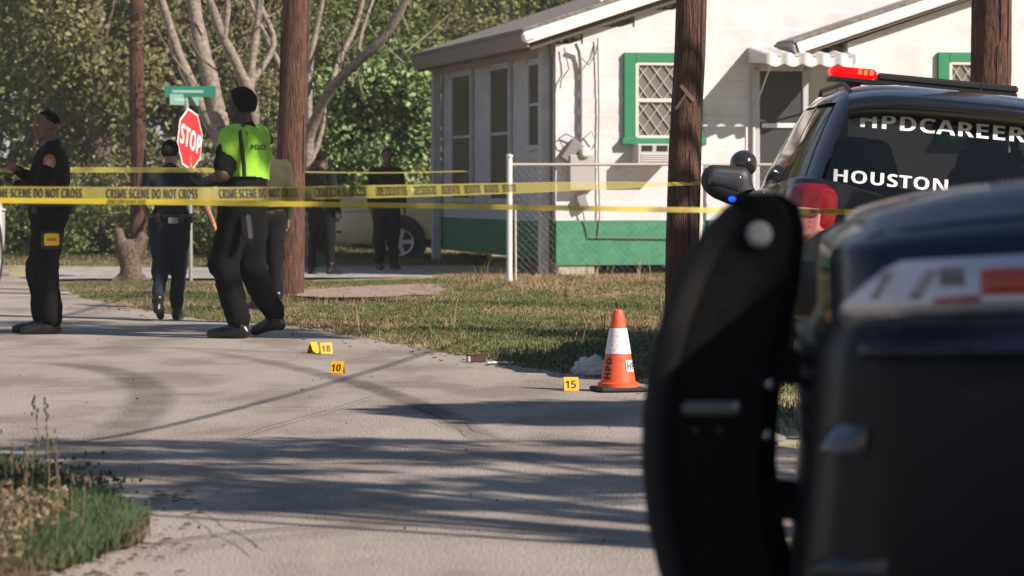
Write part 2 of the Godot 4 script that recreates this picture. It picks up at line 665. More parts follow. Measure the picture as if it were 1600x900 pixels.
func flat_sheet(line: PackedVector2Array, y: float) -> Shape:
	var s := Shape.new()
	var ids := Geometry2D.triangulate_polygon(line)
	for i in range(0, ids.size(), 3):
		var p := []
		for k in 3:
			p.append(Vector3(line[ids[i + k]].x, y, -line[ids[i + k]].y))
		s.tri(p[0], p[1], p[2], Vector3.UP, Vector3.UP, Vector3.UP)
	return s

var marks_laid := 0
func road_mark(called: String, rows: Array, half: float, m: Material, strength: float) -> void:
	marks_laid += 1
	var s := Shape.new()
	var pts := []
	var al := []
	for i in rows.size() - 1:
		for k in 8:
			var t := k / 8.0
			var a: Array = rows[i]
			var b: Array = rows[i + 1]
			var p0: Array = rows[maxi(i - 1, 0)]
			var p3: Array = rows[mini(i + 2, rows.size() - 1)]
			var px := cubic_interpolate(a[0], b[0], p0[0], p3[0], t)
			var py := cubic_interpolate(a[1], b[1], p0[1], p3[1], t)
			var d := dist_of(py)
			pts.append(Vector3((px - 800.0) / FOCUS * d, 0.0, -d))
			al.append(lerpf(a[2], b[2], t) * strength * (0.8 + 0.5 * noise_a.get_noise_2d(px * 0.3, py)))
	var y := 0.004 + 0.0015 * marks_laid
	for i in pts.size() - 1:
		var t0: Vector3 = (pts[mini(i + 1, pts.size() - 1)] - pts[maxi(i - 1, 0)]).normalized().cross(Vector3.UP)
		var t1: Vector3 = (pts[mini(i + 2, pts.size() - 1)] - pts[i]).normalized().cross(Vector3.UP)
		var f := [-1.0, -0.45, 0.45, 1.0]
		var g := [0.0, 1.0, 1.0, 0.0]
		for k in 3:
			var q := [pts[i] + t0 * half * f[k], pts[i] + t0 * half * f[k + 1], pts[i + 1] + t1 * half * f[k + 1], pts[i + 1] + t1 * half * f[k]]
			var w := [al[i] * g[k], al[i] * g[k + 1], al[i + 1] * g[k + 1], al[i + 1] * g[k]]
			for o in [[0, 1, 2], [0, 2, 3]]:
				for z in o:
					s.v.push_back(q[z] + Vector3.UP * y)
					s.n.push_back(Vector3.UP)
					s.uv.push_back(Vector2.ZERO)
					s.c.push_back(Color(0.07, 0.065, 0.065, clampf(w[z], 0.0, 1.0)))
	structure(obj(called, s, m))


# ---------------------------------------------------------------- house, fence, poles, sign
func build_house() -> void:
	var d0 := 41.5
	var h := thing("house", "white clapboard house with green skirting, porch wall in shade and a tin awning", "house", floor_px(868, d0, 0.0), deg_to_rad(12))
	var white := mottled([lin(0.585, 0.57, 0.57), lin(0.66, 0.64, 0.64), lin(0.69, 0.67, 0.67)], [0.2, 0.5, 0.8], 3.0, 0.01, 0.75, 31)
	var shade_white := mottled([lin(0.40, 0.40, 0.42), lin(0.49, 0.49, 0.51)], [0.3, 0.7], 2.0, 0.012, 0.8, 32)  # the same white, darkened: shade of the porch side put into the colour
	var green := mottled([lin(0.036, 0.19, 0.105), lin(0.058, 0.245, 0.14)], [0.3, 0.7], 1.5, 0.012, 0.7, 33)
	var trim := paint(0.022, 0.20, 0.095, 0.55)
	var shingle := mottled([lin(0.13, 0.115, 0.105), lin(0.20, 0.18, 0.165), lin(0.25, 0.225, 0.205)], [0.3, 0.5, 0.7], 1.5, 0.03, 0.95, 34, 0.6)
	var dark := paint(0.015, 0.015, 0.017, 0.5)
	var timber := paint(0.10, 0.075, 0.06, 0.85)
	# gable wall: a back panel, and lapped boards in front of it
	var s := Shape.new()
	s.prism(PackedVector2Array([Vector2(0.02, 0.735), Vector2(8.98, 0.735), Vector2(8.98, 2.98), Vector2(4.5, 4.46), Vector2(0.02, 2.98)]), -0.10, Transform3D(Basis.IDENTITY, Vector3(0, 0, -0.03)))
	obj("wall", s, white, h)
	var y := 0.74
	while y < 4.3:
		var x0 := 0.0 if y < 2.9 else (y - 2.9) / 0.33
		var b := Shape.new()
		var t := deg_to_rad(1.7)
		b.box(Vector3((x0 + 9.0 - x0) * 0.5, y + 0.115, -0.012), Vector3(9.0 - 2.0 * x0, 0.235, 0.018), Basis(Vector3.RIGHT, t), 0.002)
		obj("siding_board", b, white, h)
		y += 0.228
	# green skirting of wide sheets
	for k in 4:
		var b := Shape.new()
		b.box(Vector3(1.12 + k * 2.25, 0.445, 0.0), Vector3(2.24, 0.58, 0.05))
		obj("skirting_sheet", b, green, h)
	for k in 4:
		var b := Shape.new()
		b.box(Vector3(0.27 + k * 2.4, 0.09, -0.2), Vector3(0.5, 0.22, 0.4), Basis.IDENTITY, 0.02)
		obj("pier", b, mottled([lin(0.30, 0.26, 0.21), lin(0.45, 0.40, 0.33)], [0.3, 0.7], 0.6, 0.02, 0.95, 35), h)
	s = Shape.new()
	s.box(Vector3(4.5, 0.08, -0.9), Vector3(9, 0.3, 0.05))  # dark sheet standing in for the shade under the floor
	obj("crawl_space_shade_sheet", s, paint(0.03, 0.022, 0.018, 0.95), h)
	# side wall of the porch, running back
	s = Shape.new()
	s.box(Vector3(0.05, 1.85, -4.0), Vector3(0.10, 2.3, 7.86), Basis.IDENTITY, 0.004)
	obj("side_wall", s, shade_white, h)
	s = Shape.new()
	s.box(Vector3(0.03, 0.47, -4.0), Vector3(0.08, 0.50, 7.8), Basis.IDENTITY, 0.004)
	obj("side_skirting", s, paint(0.045, 0.16, 0.085, 0.7), h)
	s = Shape.new()
	s.box(Vector3(-0.012, 2.97, -4.0), Vector3(0.04, 0.16, 7.9), Basis.IDENTITY, 0.004)
	obj("frieze_board", s, paint(0.40, 0.32, 0.29, 0.8), h)
	for q in [[0.76, 1.47, 1.70, 2.84], [2.71, 4.02, 0.98, 2.86], [5.41, 6.89, 0.98, 2.86]]:
		var wn := Shape.new()
		var zc: float = -(q[0] + q[1]) * 0.5
		var wz: float = q[1] - q[0]
		wn.box(Vector3(-0.012, (q[2] + q[3]) * 0.5, zc), Vector3(0.03, q[3] - q[2], wz), Basis.IDENTITY, 0.003)
		var w := obj("window", wn, paint(0.02, 0.021, 0.024, 0.35), h)
		var fr := Shape.new()
		for o in [-1, 1]:
			fr.box(Vector3(-0.03, (q[2] + q[3]) * 0.5, zc + o * wz * 0.5), Vector3(0.05, q[3] - q[2] + 0.1, 0.09))
		fr.box(Vector3(-0.03, q[3], zc), Vector3(0.05, 0.09, wz + 0.1))
		fr.box(Vector3(-0.03, q[2], zc), Vector3(0.06, 0.07, wz + 0.1))
		fr.box(Vector3(-0.026, lerpf(q[2], q[3], 0.5), zc), Vector3(0.03, 0.04, wz))
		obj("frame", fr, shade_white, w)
	for z in [-0.25, -7.85]:
		var p := Shape.new()
		p.box(Vector3(-0.10, 1.52, z), Vector3(0.13, 3.04, 0.13))
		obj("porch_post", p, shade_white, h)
	# roof: two slopes, fascia, soffit
	var slope := atan(0.33)
	for sd in [0, 1]:
		var b := Shape.new()
		var xf := Transform3D(Basis(Vector3.BACK, slope if sd == 0 else -slope), Vector3(4.5, 4.83, 0))
		var len := 5.25
		b.box(xf * Vector3(-len * 0.5 if sd == 0 else len * 0.5, 0.0, -3.9), Vector3(len, 0.05, 8.2), xf.basis, 0.005)
		var roof := obj("roof", b, shingle, h)
		var f := Shape.new()
		var cx := -len * 0.5 if sd == 0 else len * 0.5
		f.box(xf * Vector3(cx, -0.105, 0.175), Vector3(len - 0.04, 0.155, 0.035), xf.basis, 0.004)
		obj("fascia", f, paint(0.78, 0.74, 0.70, 0.6), roof)
		f = Shape.new()
		f.box(xf * Vector3(cx, -0.155, -3.95), Vector3(len - 0.1, 0.25, 8.1), xf.basis, 0.004)
		obj("soffit", f, timber, roof)
		f = Shape.new()
		f.box(xf * Vector3(-len + 0.02 if sd == 0 else len - 0.02, -0.13, -3.92), Vector3(0.03, 0.20, 8.16), xf.basis, 0.004)
		obj("eave_board", f, paint(0.22, 0.19, 0.175, 0.8), roof)
		if sd == 0:
			f = Shape.new()
			f.tube([xf * Vector3(-3.95, 0.0, -0.6), xf * Vector3(-3.95, 0.0, -0.6) + Vector3(0, 0.42, 0)], [0.03], 8)
			obj("vent_pipe", f, paint(0.75, 0.73, 0.70, 0.6), roof)
			f = Shape.new()
			f.box(xf * Vector3(-len + 0.06, -0.10, 0.16), Vector3(0.17, 0.13, 0.12), xf.basis, 0.03)
			obj("gutter_end", f, paint(0.80, 0.77, 0.73, 0.5), roof)
	# second, lower gable in front, with its own rake
	var wing := Shape.new()
	wing.box(Vector3(6.4, 1.9, 0.26), Vector3(5.2, 2.32, 0.44), Basis.IDENTITY, 0.004)
	wing.prism(PackedVector2Array([Vector2(3.8, 3.06), Vector2(9.0, 3.06), Vector2(9.0, 4.0), Vector2(6.4, 3.94)]), 0.42, Transform3D(Basis.IDENTITY, Vector3(0, 0, 0.055)))
	obj("wing_wall", wing, white, h)
	var wx := Transform3D(Basis(Vector3.BACK, slope), Vector3(3.02, 2.98, 0))
	var b2 := Shape.new()
	b2.box(wx * Vector3(3.2, 0.08, 0.27), Vector3(6.4, 0.05, 0.84), wx.basis, 0.005)
	var r2 := obj("roof", b2, shingle, h)
	b2 = Shape.new()
	b2.box(wx * Vector3(3.22, -0.02, 0.665), Vector3(6.36, 0.14, 0.03), wx.basis, 0.004)
	obj("fascia", b2, paint(0.78, 0.75, 0.71, 0.6), r2)
	b2 = Shape.new()
	b2.box(wx * Vector3(3.2, -0.07, 0.30), Vector3(6.3, 0.13, 0.69), wx.basis, 0.004)
	obj("soffit", b2, timber, r2)
	b2 = Shape.new()
	b2.box(wx * Vector3(0.0, -0.03, 0.28), Vector3(0.03, 0.19, 0.76), wx.basis, 0.004)
	obj("eave_board", b2, paint(0.30, 0.28, 0.27, 0.8), r2)
	# windows with green surrounds and diamond lattices
	house_window(h, 0.90, 1.96, 1.72, 2.92, 0.0, trim)
	house_window(h, 5.02, 6.02, 1.72, 2.94, 0.485, trim)
	# cooling unit hanging under the window
	var ac := Shape.new()
	ac.box(Vector3(1.24, 1.60, 0.16), Vector3(0.46, 0.26, 0.34))
	var unit := obj("window_cooler", ac, paint(0.48, 0.44, 0.43, 0.5), h)
	for k in 2:
		var g := Shape.new()
		g.box(Vector3(1.14 + k * 0.2, 1.675, 0.335), Vector3(0.14, 0.07, 0.012))
		obj("intake", g, dark, unit)
	for k in 4:
		var g := Shape.new()
		g.box(Vector3(1.24, 1.51 + k * 0.028, 0.335), Vector3(0.36, 0.012, 0.012))
		obj("louvre", g, paint(0.60, 0.58, 0.58, 0.5), unit)
	# power meter, conduit and loose wires at the corner
	var mb := Shape.new()
	mb.box(Vector3(0.32, 1.36, 0.07), Vector3(0.33, 0.46, 0.15))
	var meter := obj("meter_box", mb, paint(0.40, 0.38, 0.37, 0.5), h)
	mb = Shape.new()
	mb.box(Vector3(0.22, 1.62, 0.06), Vector3(0.22, 0.30, 0.12), Basis(Vector3.BACK, -0.6))
	obj("hood", mb, paint(0.22, 0.20, 0.20, 0.6), meter)
	mb = Shape.new()
	mb.lathe([Vector2(0.0, 0.10), Vector2(0.05, 0.098), Vector2(0.075, 0.07), Vector2(0.085, 0.0)], 14, Transform3D(Basis(Vector3.RIGHT, PI / 2), Vector3(0.36, 1.62, 0.10)))
	obj("meter_dial", mb, paint(0.62, 0.60, 0.58, 0.2), meter)
	mb = Shape.new()
	mb.box(Vector3(0.34, 0.98, 0.05), Vector3(0.13, 0.18, 0.1), Basis(Vector3.BACK, 0.3))
	obj("junction_box", mb, paint(0.28, 0.26, 0.27, 0.6), meter)
	mb = Shape.new()
	mb.tube([Vector3(0.24, 3.02, 0.12), Vector3(0.30, 2.92, 0.06), Vector3(0.325, 2.7, 0.04), Vector3(0.325, 1.7, 0.04)], [0.022], 8)
	obj("conduit", mb, paint(0.17, 0.15, 0.15, 0.6), h)
	for w in [[Vector3(0.55, 3.1, 0.04), Vector3(0.57, 2.2, 0.03), Vector3(0.56, 1.5, 0.03), Vector3(0.58, 0.8, 0.035), Vector3(0.55, 0.5, 0.04)],
			[Vector3(0.34, 0.9, 0.06), Vector3(0.40, 0.62, 0.04), Vector3(0.43, 0.52, 0.05), Vector3(1.5, 0.505, 0.05), Vector3(3.2, 0.50, 0.05)],
			[Vector3(0.30, 1.78, 0.06), Vector3(0.12, 1.86, 0.07), Vector3(0.03, 1.80, 0.05), Vector3(0.08, 1.70, 0.05), Vector3(0.28, 1.68, 0.06)],
			[Vector3(0.34, 1.78, 0.06), Vector3(0.46, 1.9, 0.09), Vector3(0.52, 1.76, 0.06), Vector3(0.42, 1.6, 0.10)],
			[Vector3(0.10, 2.98, 0.05), Vector3(0.16, 2.7, 0.07), Vector3(0.06, 2.55, 0.05), Vector3(0.05, 2.45, 0.05)],
			[Vector3(0.32, 2.85, 0.06), Vector3(0.42, 2.75, 0.09), Vector3(0.52, 2.9, 0.05), Vector3(0.55, 3.05, 0.05)]]:
		var c := Shape.new()
		c.tube(w, [0.009], 6)
		obj("cable", c, paint(0.16, 0.145, 0.14, 0.6), h)
	# tin awning, corrugated, with a scalloped front edge
	var ax0 := 2.58
	var ax1 := 3.78
	var top := []
	for k in 2:
		var row := PackedVector3Array()
		for i in 61:
			var x := lerpf(ax0, ax1, i / 60.0)
			var z := 0.02 if k == 0 else 0.86
			row.push_back(Vector3(x, (3.0 if k == 0 else 2.88) + 0.022 * sin(i / 60.0 * TAU * 5.0), z))
		top.append(row)
	var aw := Shape.new()
	aw.sheet(top, Vector3(3, -50, 0))
	var awning := obj("awning", aw, paint(0.62, 0.60, 0.58, 0.45), h)
	var val := []
	for k in 2:
		var row := PackedVector3Array()
		for i in 61:
			var x := lerpf(ax0, ax1, i / 60.0)
			var wave := sin(i / 60.0 * TAU * 5.0)
			row.push_back(Vector3(x, 2.88 + 0.022 * wave if k == 0 else 2.76 - 0.035 * absf(sin(i / 60.0 * PI * 5.0)), 0.865 + 0.025 * wave))
		val.append(row)
	aw = Shape.new()
	aw.sheet(val, Vector3(3, 2.8, -5))
	obj("valance", aw, paint(0.72, 0.70, 0.68, 0.45), awning)
	aw = Shape.new()
	aw.prism(PackedVector2Array([Vector2(-0.86, 2.88), Vector2(-0.86, 2.76), Vector2(-0.02, 2.80), Vector2(-0.02, 3.0)]), 0.012, Transform3D(Basis(Vector3.UP, PI / 2), Vector3(ax0, 0, 0)))
	obj("side_cheek", aw, paint(0.50, 0.48, 0.47, 0.5), awning)
	for x in [2.68, 3.66]:
		aw = Shape.new()
		aw.tube([Vector3(x, 2.2, 0.02), Vector3(x, 2.82, 0.82)], [0.012], 6)
		obj("bracket", aw, paint(0.5, 0.48, 0.46, 0.5), awning)
	# doorway under it
	s = Shape.new()
	s.box(Vector3(3.02, 1.72, 0.03), Vector3(0.60, 1.96, 0.05))
	var door := obj("door", s, paint(0.035, 0.034, 0.036, 0.5), h)
	for x in [2.68, 3.36]:
		s = Shape.new()
		s.box(Vector3(x, 1.74, 0.035), Vector3(0.10, 2.04, 0.09))
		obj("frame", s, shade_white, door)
	s = Shape.new()
	s.box(Vector3(3.02, 2.74, 0.035), Vector3(0.76, 0.09, 0.09))
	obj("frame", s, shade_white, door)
	s = Shape.new()
	s.box(Vector3(3.02, 1.98, 0.066), Vector3(0.52, 0.06, 0.03))
	obj("cross_rail", s, paint(0.75, 0.73, 0.70, 0.5), door)
	for x in [2.42, 2.52]:
		s = Shape.new()
		s.tube([Vector3(x, 0.3, 0.5), Vector3(x, 1.95, 0.5)], [0.02], 8)
		obj("rail_post", s, paint(0.66, 0.62, 0.60, 0.5), h)
	for k in 3:
		s = Shape.new()
		s.box(Vector3(3.0, 0.66 - 0.2 * k, 0.30 + 0.28 * k), Vector3(1.1, 0.16, 0.30))
		obj("step", s, paint(0.35, 0.33, 0.30, 0.9), h)

func house_window(h: Node, x0: float, x1: float, y0: float, y1: float, z: float, trim: Material) -> void:
	var glass := paint(0.17, 0.155, 0.14, 0.25)
	var s := Shape.new()
	s.box(Vector3((x0 + x1) * 0.5, (y0 + y1) * 0.5, z + 0.008), Vector3(x1 - x0 - 0.28, y1 - y0 - 0.2, 0.02))
	var w := obj("window", s, glass, h)
	for q in [x0 + 0.08, x1 - 0.08]:
		s = Shape.new()
		s.box(Vector3(q, (y0 + y1) * 0.5 + 0.03, z + 0.03), Vector3(0.16, y1 - y0 - 0.06, 0.06))
		obj("surround", s, trim, w)
	s = Shape.new()
	s.box(Vector3((x0 + x1) * 0.5, y1 - 0.065, z + 0.032), Vector3(x1 - x0 - 0.32, 0.13, 0.055))
	obj("surround", s, trim, w)
	s = Shape.new()
	s.box(Vector3((x0 + x1) * 0.5, y0 + 0.045, z + 0.05), Vector3(x1 - x0 + 0.08, 0.09, 0.12))
	obj("sill", s, trim, w)
	s = Shape.new()
	var cream := paint(0.62, 0.58, 0.53, 0.6)
	var a0 := x0 + 0.17
	var a1 := x1 - 0.17
	var b0 := y0 + 0.10
	var b1 := y1 - 0.14
	s.box(Vector3((a0 + a1) * 0.5, (b0 + b1) * 0.5, z + 0.035), Vector3(a1 - a0, 0.05, 0.04))
	for q in [a0, a1]:
		s.box(Vector3(q, (b0 + b1) * 0.5, z + 0.035), Vector3(0.05, b1 - b0, 0.042))
	for q in [b0, b1]:
		s.box(Vector3((a0 + a1) * 0.5, q, z + 0.034), Vector3(a1 - a0, 0.05, 0.041))
	obj("sash", s, cream, w)
	# diamond lattice, upper and lower half
	var lx := (a1 - a0) / 2.0
	for half in 2:
		var c0 := b0 if half == 0 else (b0 + b1) * 0.5
		var c1 := (b0 + b1) * 0.5 if half == 0 else b1
		var hh := c1 - c0
		for sg in [1.0, -1.0]:
			for k in range(-2, 5):
				# line through x = a0 + k * lx / 2 at the foot, rising lx across hh
				var p := Vector2(a0 + k * lx * 0.5, c0)
				var q := p + Vector2(sg * lx, hh)
				if sg < 0:
					p.x = a1 - k * lx * 0.5
					q = p + Vector2(-lx, hh)
				var t0 := 0.0
				var t1 := 1.0
				var dx := q.x - p.x
				var ta := (a0 - p.x) / dx
				var tb := (a1 - p.x) / dx
				t0 = maxf(t0, minf(ta, tb))
				t1 = minf(t1, maxf(ta, tb))
				if t1 - t0 < 0.08:
					continue
				var u := p.lerp(q, t0)
				var v := p.lerp(q, t1)
				var bar := Shape.new()
				bar.bar(Vector3(u.x, u.y, z + (0.026 if sg > 0 else 0.03)), Vector3(v.x, v.y, z + (0.026 if sg > 0 else 0.03)), 0.007, 0.022, Vector3.BACK)
				obj("lattice_bar", bar, cream, w)

func build_fence() -> void:
	var d := 38.4
	var p := floor_px(796, d)
	var f := thing("chain_link_fence", "low chain link fence with a white corner post before the house", "fence", p, deg_to_rad(3))
	var pipe := paint(0.62, 0.59, 0.56, 0.45, 0.3)
	for q in [[0.0, 1.54, 0.035], [2.3, 1.46, 0.028], [4.6, 1.46, 0.028]]:
		var s := Shape.new()
		s.tube([Vector3(q[0], -0.1, 0), Vector3(q[0], q[1], 0)], [q[2]], 10)
		var post := obj("post", s, paint(0.72, 0.68, 0.64, 0.6), f)
		s = Shape.new()
		s.ball(Vector3(q[0], q[1], 0), Vector3(q[2] * 1.3, 0.03, q[2] * 1.3))
		obj("cap", s, pipe, post)
	var s2 := Shape.new()
	s2.tube([Vector3(0.08, -0.05, -0.05), Vector3(0.075, 0.9, -0.05)], [0.012], 8)
	obj("brace", s2, pipe, f)
	s2 = Shape.new()
	s2.tube([Vector3(0, 1.44, 0), Vector3(4.6, 1.44, 0)], [0.018], 8)
	obj("top_rail", s2, paint(0.50, 0.44, 0.41, 0.6, 0.2), f)
	s2 = Shape.new()
	var x := -1.5
	while x < 4.6:
		for sg in [0, 1]:
			var a := Vector3(x, 0.0, 0.005 * sg)
			var b := Vector3(x + 1.44, 1.44, 0.005 * sg)
			if sg == 1:
				a = Vector3(x + 1.44, 0.0, 0.005)
				b = Vector3(x, 1.44, 0.005)
			var ta := clampf((0.0 - a.x) / (b.x - a.x), 0, 1)
			var tb := clampf((4.6 - a.x) / (b.x - a.x), 0, 1)
			var u := a.lerp(b, minf(ta, tb))
			var v := a.lerp(b, maxf(ta, tb))
			if u.distance_to(v) > 0.05:
				s2.tube([u, v], [0.0007], 3, false)
		x += 0.085
	stuff(obj("chain_link_mesh", s2, paint(0.35, 0.32, 0.30, 0.5, 0.5), f))

func pole(label: String, px0: float, base: float, top_px: float, r: float, lean_d := 0.0, sd := 0) -> Node3D:
	var d := base
	var p := floor_px(px0, d, -0.05)
	var o := thing("utility_pole", label, "utility pole", p, 0.0, "wooden utility poles along the road")
	var dir := (top_px - px0) / FOCUS * d     # sideways shift at the height that shows at the top of the frame
	var hh := EYE + HORIZON / FOCUS * d
	var pts := []
	var rad := []
	for k in 13:
		var y := 9.0 * k / 12.0
		pts.append(Vector3(dir * y / hh + 0.012 * sin(k * 1.7 + sd), y, lean_d * y / hh))
		rad.append(r * (1.04 - 0.02 * k))
	var s := Shape.new()
	s.tube(pts, rad, 20)
	var m := StandardMaterial3D.new()
	m.albedo_texture = noise_map([lin(0.045, 0.022, 0.016), lin(0.10, 0.046, 0.031), lin(0.155, 0.070, 0.045)], [0.3, 0.5, 0.72], 0.02, 512, 4, 41 + sd)
	m.roughness = 0.9
	m.uv1_triplanar = true
	m.uv1_scale = Vector3(3.2, 0.32, 3.2)
	m.heightmap_enabled = true
	m.heightmap_texture = noise_map([Color.BLACK, Color.WHITE], [0.3, 0.7], 0.03, 512, 4, 43 + sd)
	m.heightmap_scale = 1.5
	obj("shaft", s, m, o)
	# long drying cracks
	for k in 7:
		var a := rng.randf() * PI
		var y0 := rng.randf() * 2.6
		var l := 0.5 + rng.randf() * 0.9
		var c := Shape.new()
		var q := []
		for j in 4:
			var y := y0 + l * j / 3.0
			var base_x := dir * y / hh
			q.append(Vector3(base_x + cos(a + 0.03 * j) * r * 1.0, y, sin(a + 0.03 * j) * r * 1.0 + lean_d * y / hh))
		c.tube(q, [0.004, 0.007, 0.006, 0.003], 5)
		obj("crack", c, paint(0.02, 0.012, 0.01, 0.95), o)
	return o

func build_poles() -> void:
	pole("reddish wooden utility pole standing behind the officer in the bright vest", 450, 34.6, 463, 0.155, 0.0, 1)
	var a := pole("dark leaning utility pole with a carved scar, beside the parked police car's mirror", 1062, 25.2, 1078, 0.125, 0.0, 2)
	var s := Shape.new()
	s.box(Vector3(0.05, 1.95, 0.125), Vector3(0.03, 0.16, 0.012), Basis(Vector3.BACK, 0.7))
	obj("scar", s, paint(0.16, 0.11, 0.085, 0.9), a)
	s = Shape.new()
	s.box(Vector3(0.0, 1.88, 0.123), Vector3(0.02, 0.14, 0.012), Basis(Vector3.BACK, -0.6))
	obj("scar", s, paint(0.10, 0.075, 0.065, 0.9), a)
	pole("dark utility pole rising beyond the roof of the parked police car", 1535, 29.0, 1548, 0.19, 0.0, 3)
	pole("far slim utility pole before the dense trees", 217, 50.5, 215, 0.125, 0.0, 4)

func build_stop_sign() -> void:
	var d := 41.0
	var base := floor_px(298, d, -0.05)
	var o := thing("stop_sign", "red octagonal stop sign tilted on its post below street name plates", "road sign", base, deg_to_rad(0))
	var s := Shape.new()
	s.tube([Vector3(0, 0, 0), Vector3(-0.01, 1.5, -0.01), Vector3(-0.06, 2.42, -0.02)], [0.028], 8)
	obj("post", s, paint(0.35, 0.35, 0.34, 0.5, 0.6), o)
	var centre := at_px(291, 218, d) - base
	var turn := Basis(Vector3.UP, deg_to_rad(72)) * Basis(Vector3.BACK, deg_to_rad(-15))
	var xf := Transform3D(turn, centre)
	var oct := func(r: float) -> PackedVector2Array:
		var p := PackedVector2Array()
		for k in 8:
			p.push_back(Vector2(cos(TAU * (k + 0.5) / 8), sin(TAU * (k + 0.5) / 8)) * r)
		return p
	s = Shape.new()
	xf.origin += turn.z * 0.05
	s.prism(oct.call(0.405), 0.004, xf)
	var plate := obj("plate", s, paint(0.80, 0.78, 0.76, 0.45), o)
	s = Shape.new()
	s.prism(oct.call(0.38), 0.003, xf * Transform3D(Basis.IDENTITY, Vector3(0, 0, 0.004)))
	obj("red_face", s, paint(0.55, 0.035, 0.035, 0.5), plate)
	var m := lettering("STOP", 0.25, 0.80, func(x, y): return [xf * Vector3(x - 0.315, y - 0.125, 0.010), turn.z])
	obj("lettering", m, paint(0.82, 0.80, 0.78, 0.45), plate)
	# two street name blades, crossed
	for k in 2:
		var t := Basis(Vector3.UP, deg_to_rad(12.0 if k == 0 else 62.0))
		s = Shape.new()
		var c: Vector3 = at_px(297, 143, d) - base if k == 0 else at_px(288, 156, d) - base
		s.box(c, Vector3(0.66, 0.14, 0.006), t, 0.002)
		var blade := obj("name_blade", s, paint(0.015, 0.17, 0.115, 0.4) if k == 0 else paint(0.16, 0.31, 0.26, 0.5), o)
		var e := Shape.new()
		e.box(c + t.x * -0.03 + t.z * 0.005, Vector3(0.40, 0.035, 0.003), t, 0.001)
		obj("white_band", e, paint(0.25, 0.40, 0.35, 0.6), blade)


# ---------------------------------------------------------------- vehicles
# one body for the tall cars: the nose at z = -2.52, the tail at z = 2.52, the driver's side at -x
# rows: z, half width, underside, shoulder, edge of the deck, crown of the deck
const HULL := [
	[-2.52, 0.002, 0.4, 1, 1.015, 1.02], [-2.517, 0.4725, 0.36, 1.01, 1.025, 1.035], [-2.508, 0.735, 0.33, 1.03, 1.045, 1.055], [-2.485, 0.84, 0.3, 1.045, 1.06, 1.075],
	[-2.42, 0.9188, 0.28, 1.05, 1.075, 1.102], [-2.3, 0.9713, 0.26, 1.055, 1.088, 1.135], [-2.15, 1.0028, 0.25, 1.06, 1.098, 1.157], [-1.9, 1.0237, 0.25, 1.07, 1.11, 1.178],
	[-1.5, 1.0395, 0.25, 1.08, 1.14, 1.2], [-1.05, 1.0448, 0.25, 1.1, 1.15, 1.22], [-0.5, 1.05, 0.25, 1.12, 1.16, 1.18], [0.5, 1.05, 0.25, 1.14, 1.17, 1.18],
	[1.4, 1.05, 0.25, 1.16, 1.185, 1.18], [2, 1.0395, 0.28, 1.2, 1.22, 1.18], [2.3, 1.0132, 0.32, 1.22, 1.235, 1.175], [2.42, 0.9765, 0.36, 1.222, 1.235, 1.165],
	[2.48, 0.9135, 0.38, 1.222, 1.232, 1.16], [2.51, 0.798, 0.4, 1.215, 1.22, 1.155], [2.52, 0.4725, 0.4, 1.16, 1.165, 1.14], [2.522, 0.002, 0.4, 1.12, 1.13, 1.12]]
# rows: height, front z, rear z, half width
const CABIN := [
	[1.10, -1.12, 2.47, 0.962], [1.14, -1.08, 2.455, 0.955], [1.22, -0.98, 2.43, 0.935], [1.40, -0.72, 2.36, 0.875], [1.58, -0.46, 2.28, 0.805], [1.70, -0.28, 2.21, 0.75],
	[1.775, -0.15, 2.14, 0.695], [1.815, 0.0, 2.05, 0.60], [1.843, 0.3, 1.85, 0.42], [1.85, 0.8, 1.4, 0.12]]
const SIDE_T := [0.0, 0.06, 0.15, 0.3, 0.45, 0.6, 0.75, 0.85, 0.93, 1.0]
const SIDE_X := [0.80, 0.93, 0.965, 0.99, 0.997, 1.0, 0.998, 0.992, 0.98, 0.965]

func row_at(table: Array, u: float) -> Array:
	var i := clampi(int(floor(u)), 0, table.size() - 2)
	var t := clampf(u - i, 0.0, 1.0)
	var out := []
	for k in table[i].size():
		out.append(lerpf(table[i][k], table[i + 1][k], t))
	return out

func hull_x(st: Array, y: float) -> float:
	var t: float = (y - st[2]) / (st[3] - st[2])
	if t >= 1.0:
		return st[1] * lerpf(0.965, 0.88, clampf((y - st[3]) / maxf(st[4] - st[3], 0.001), 0, 1))
	t = clampf(t, 0, 1)
	for i in SIDE_T.size() - 1:
		if t <= SIDE_T[i + 1]:
			return st[1] * lerpf(SIDE_X[i], SIDE_X[i + 1], (t - SIDE_T[i]) / (SIDE_T[i + 1] - SIDE_T[i]))
	return st[1] * 0.965

# a piece of skin over the hull between two stations and two heights (heights may change along it)
func hull_patch(u0: float, u1: float, low: Array, high: Array, side: float, out: float, nu := 10, nv := 5, ahead := -1.0) -> Shape:
	var g := []
	for i in nu + 1:
		var u := lerpf(u0, u1, float(i) / nu)
		var st := row_at(HULL, u)
		var row := PackedVector3Array()
		var f := float(i) / nu
		for k in nv + 1:
			var y := lerpf(lerpf(low[0], low[1], f), lerpf(high[0], high[1], f), float(k) / nv)
			var x := hull_x(st, y)
			var zz: float = st[0]
			var push: float = clampf((absf(zz) - 2.35) / 0.17, 0.0, 1.0)
			var edge := 1.0
			if k == 0 or k == nv or (i == 0 and u0 > 0.01) or i == nu:
				edge = 0.0
			row.push_back(Vector3(side * (x + out * (1.0 - 0.5 * push) * edge), y, zz + signf(zz) * (out if ahead < 0.0 else ahead * lerpf(1.0, 0.22, float(k) / nv)) * push * edge))
		g.append(row)
	var s := Shape.new()
	s.sheet(g, Vector3(0, 0.7, clampf(g[0][0].z, -1.8, 1.8)))
	return s

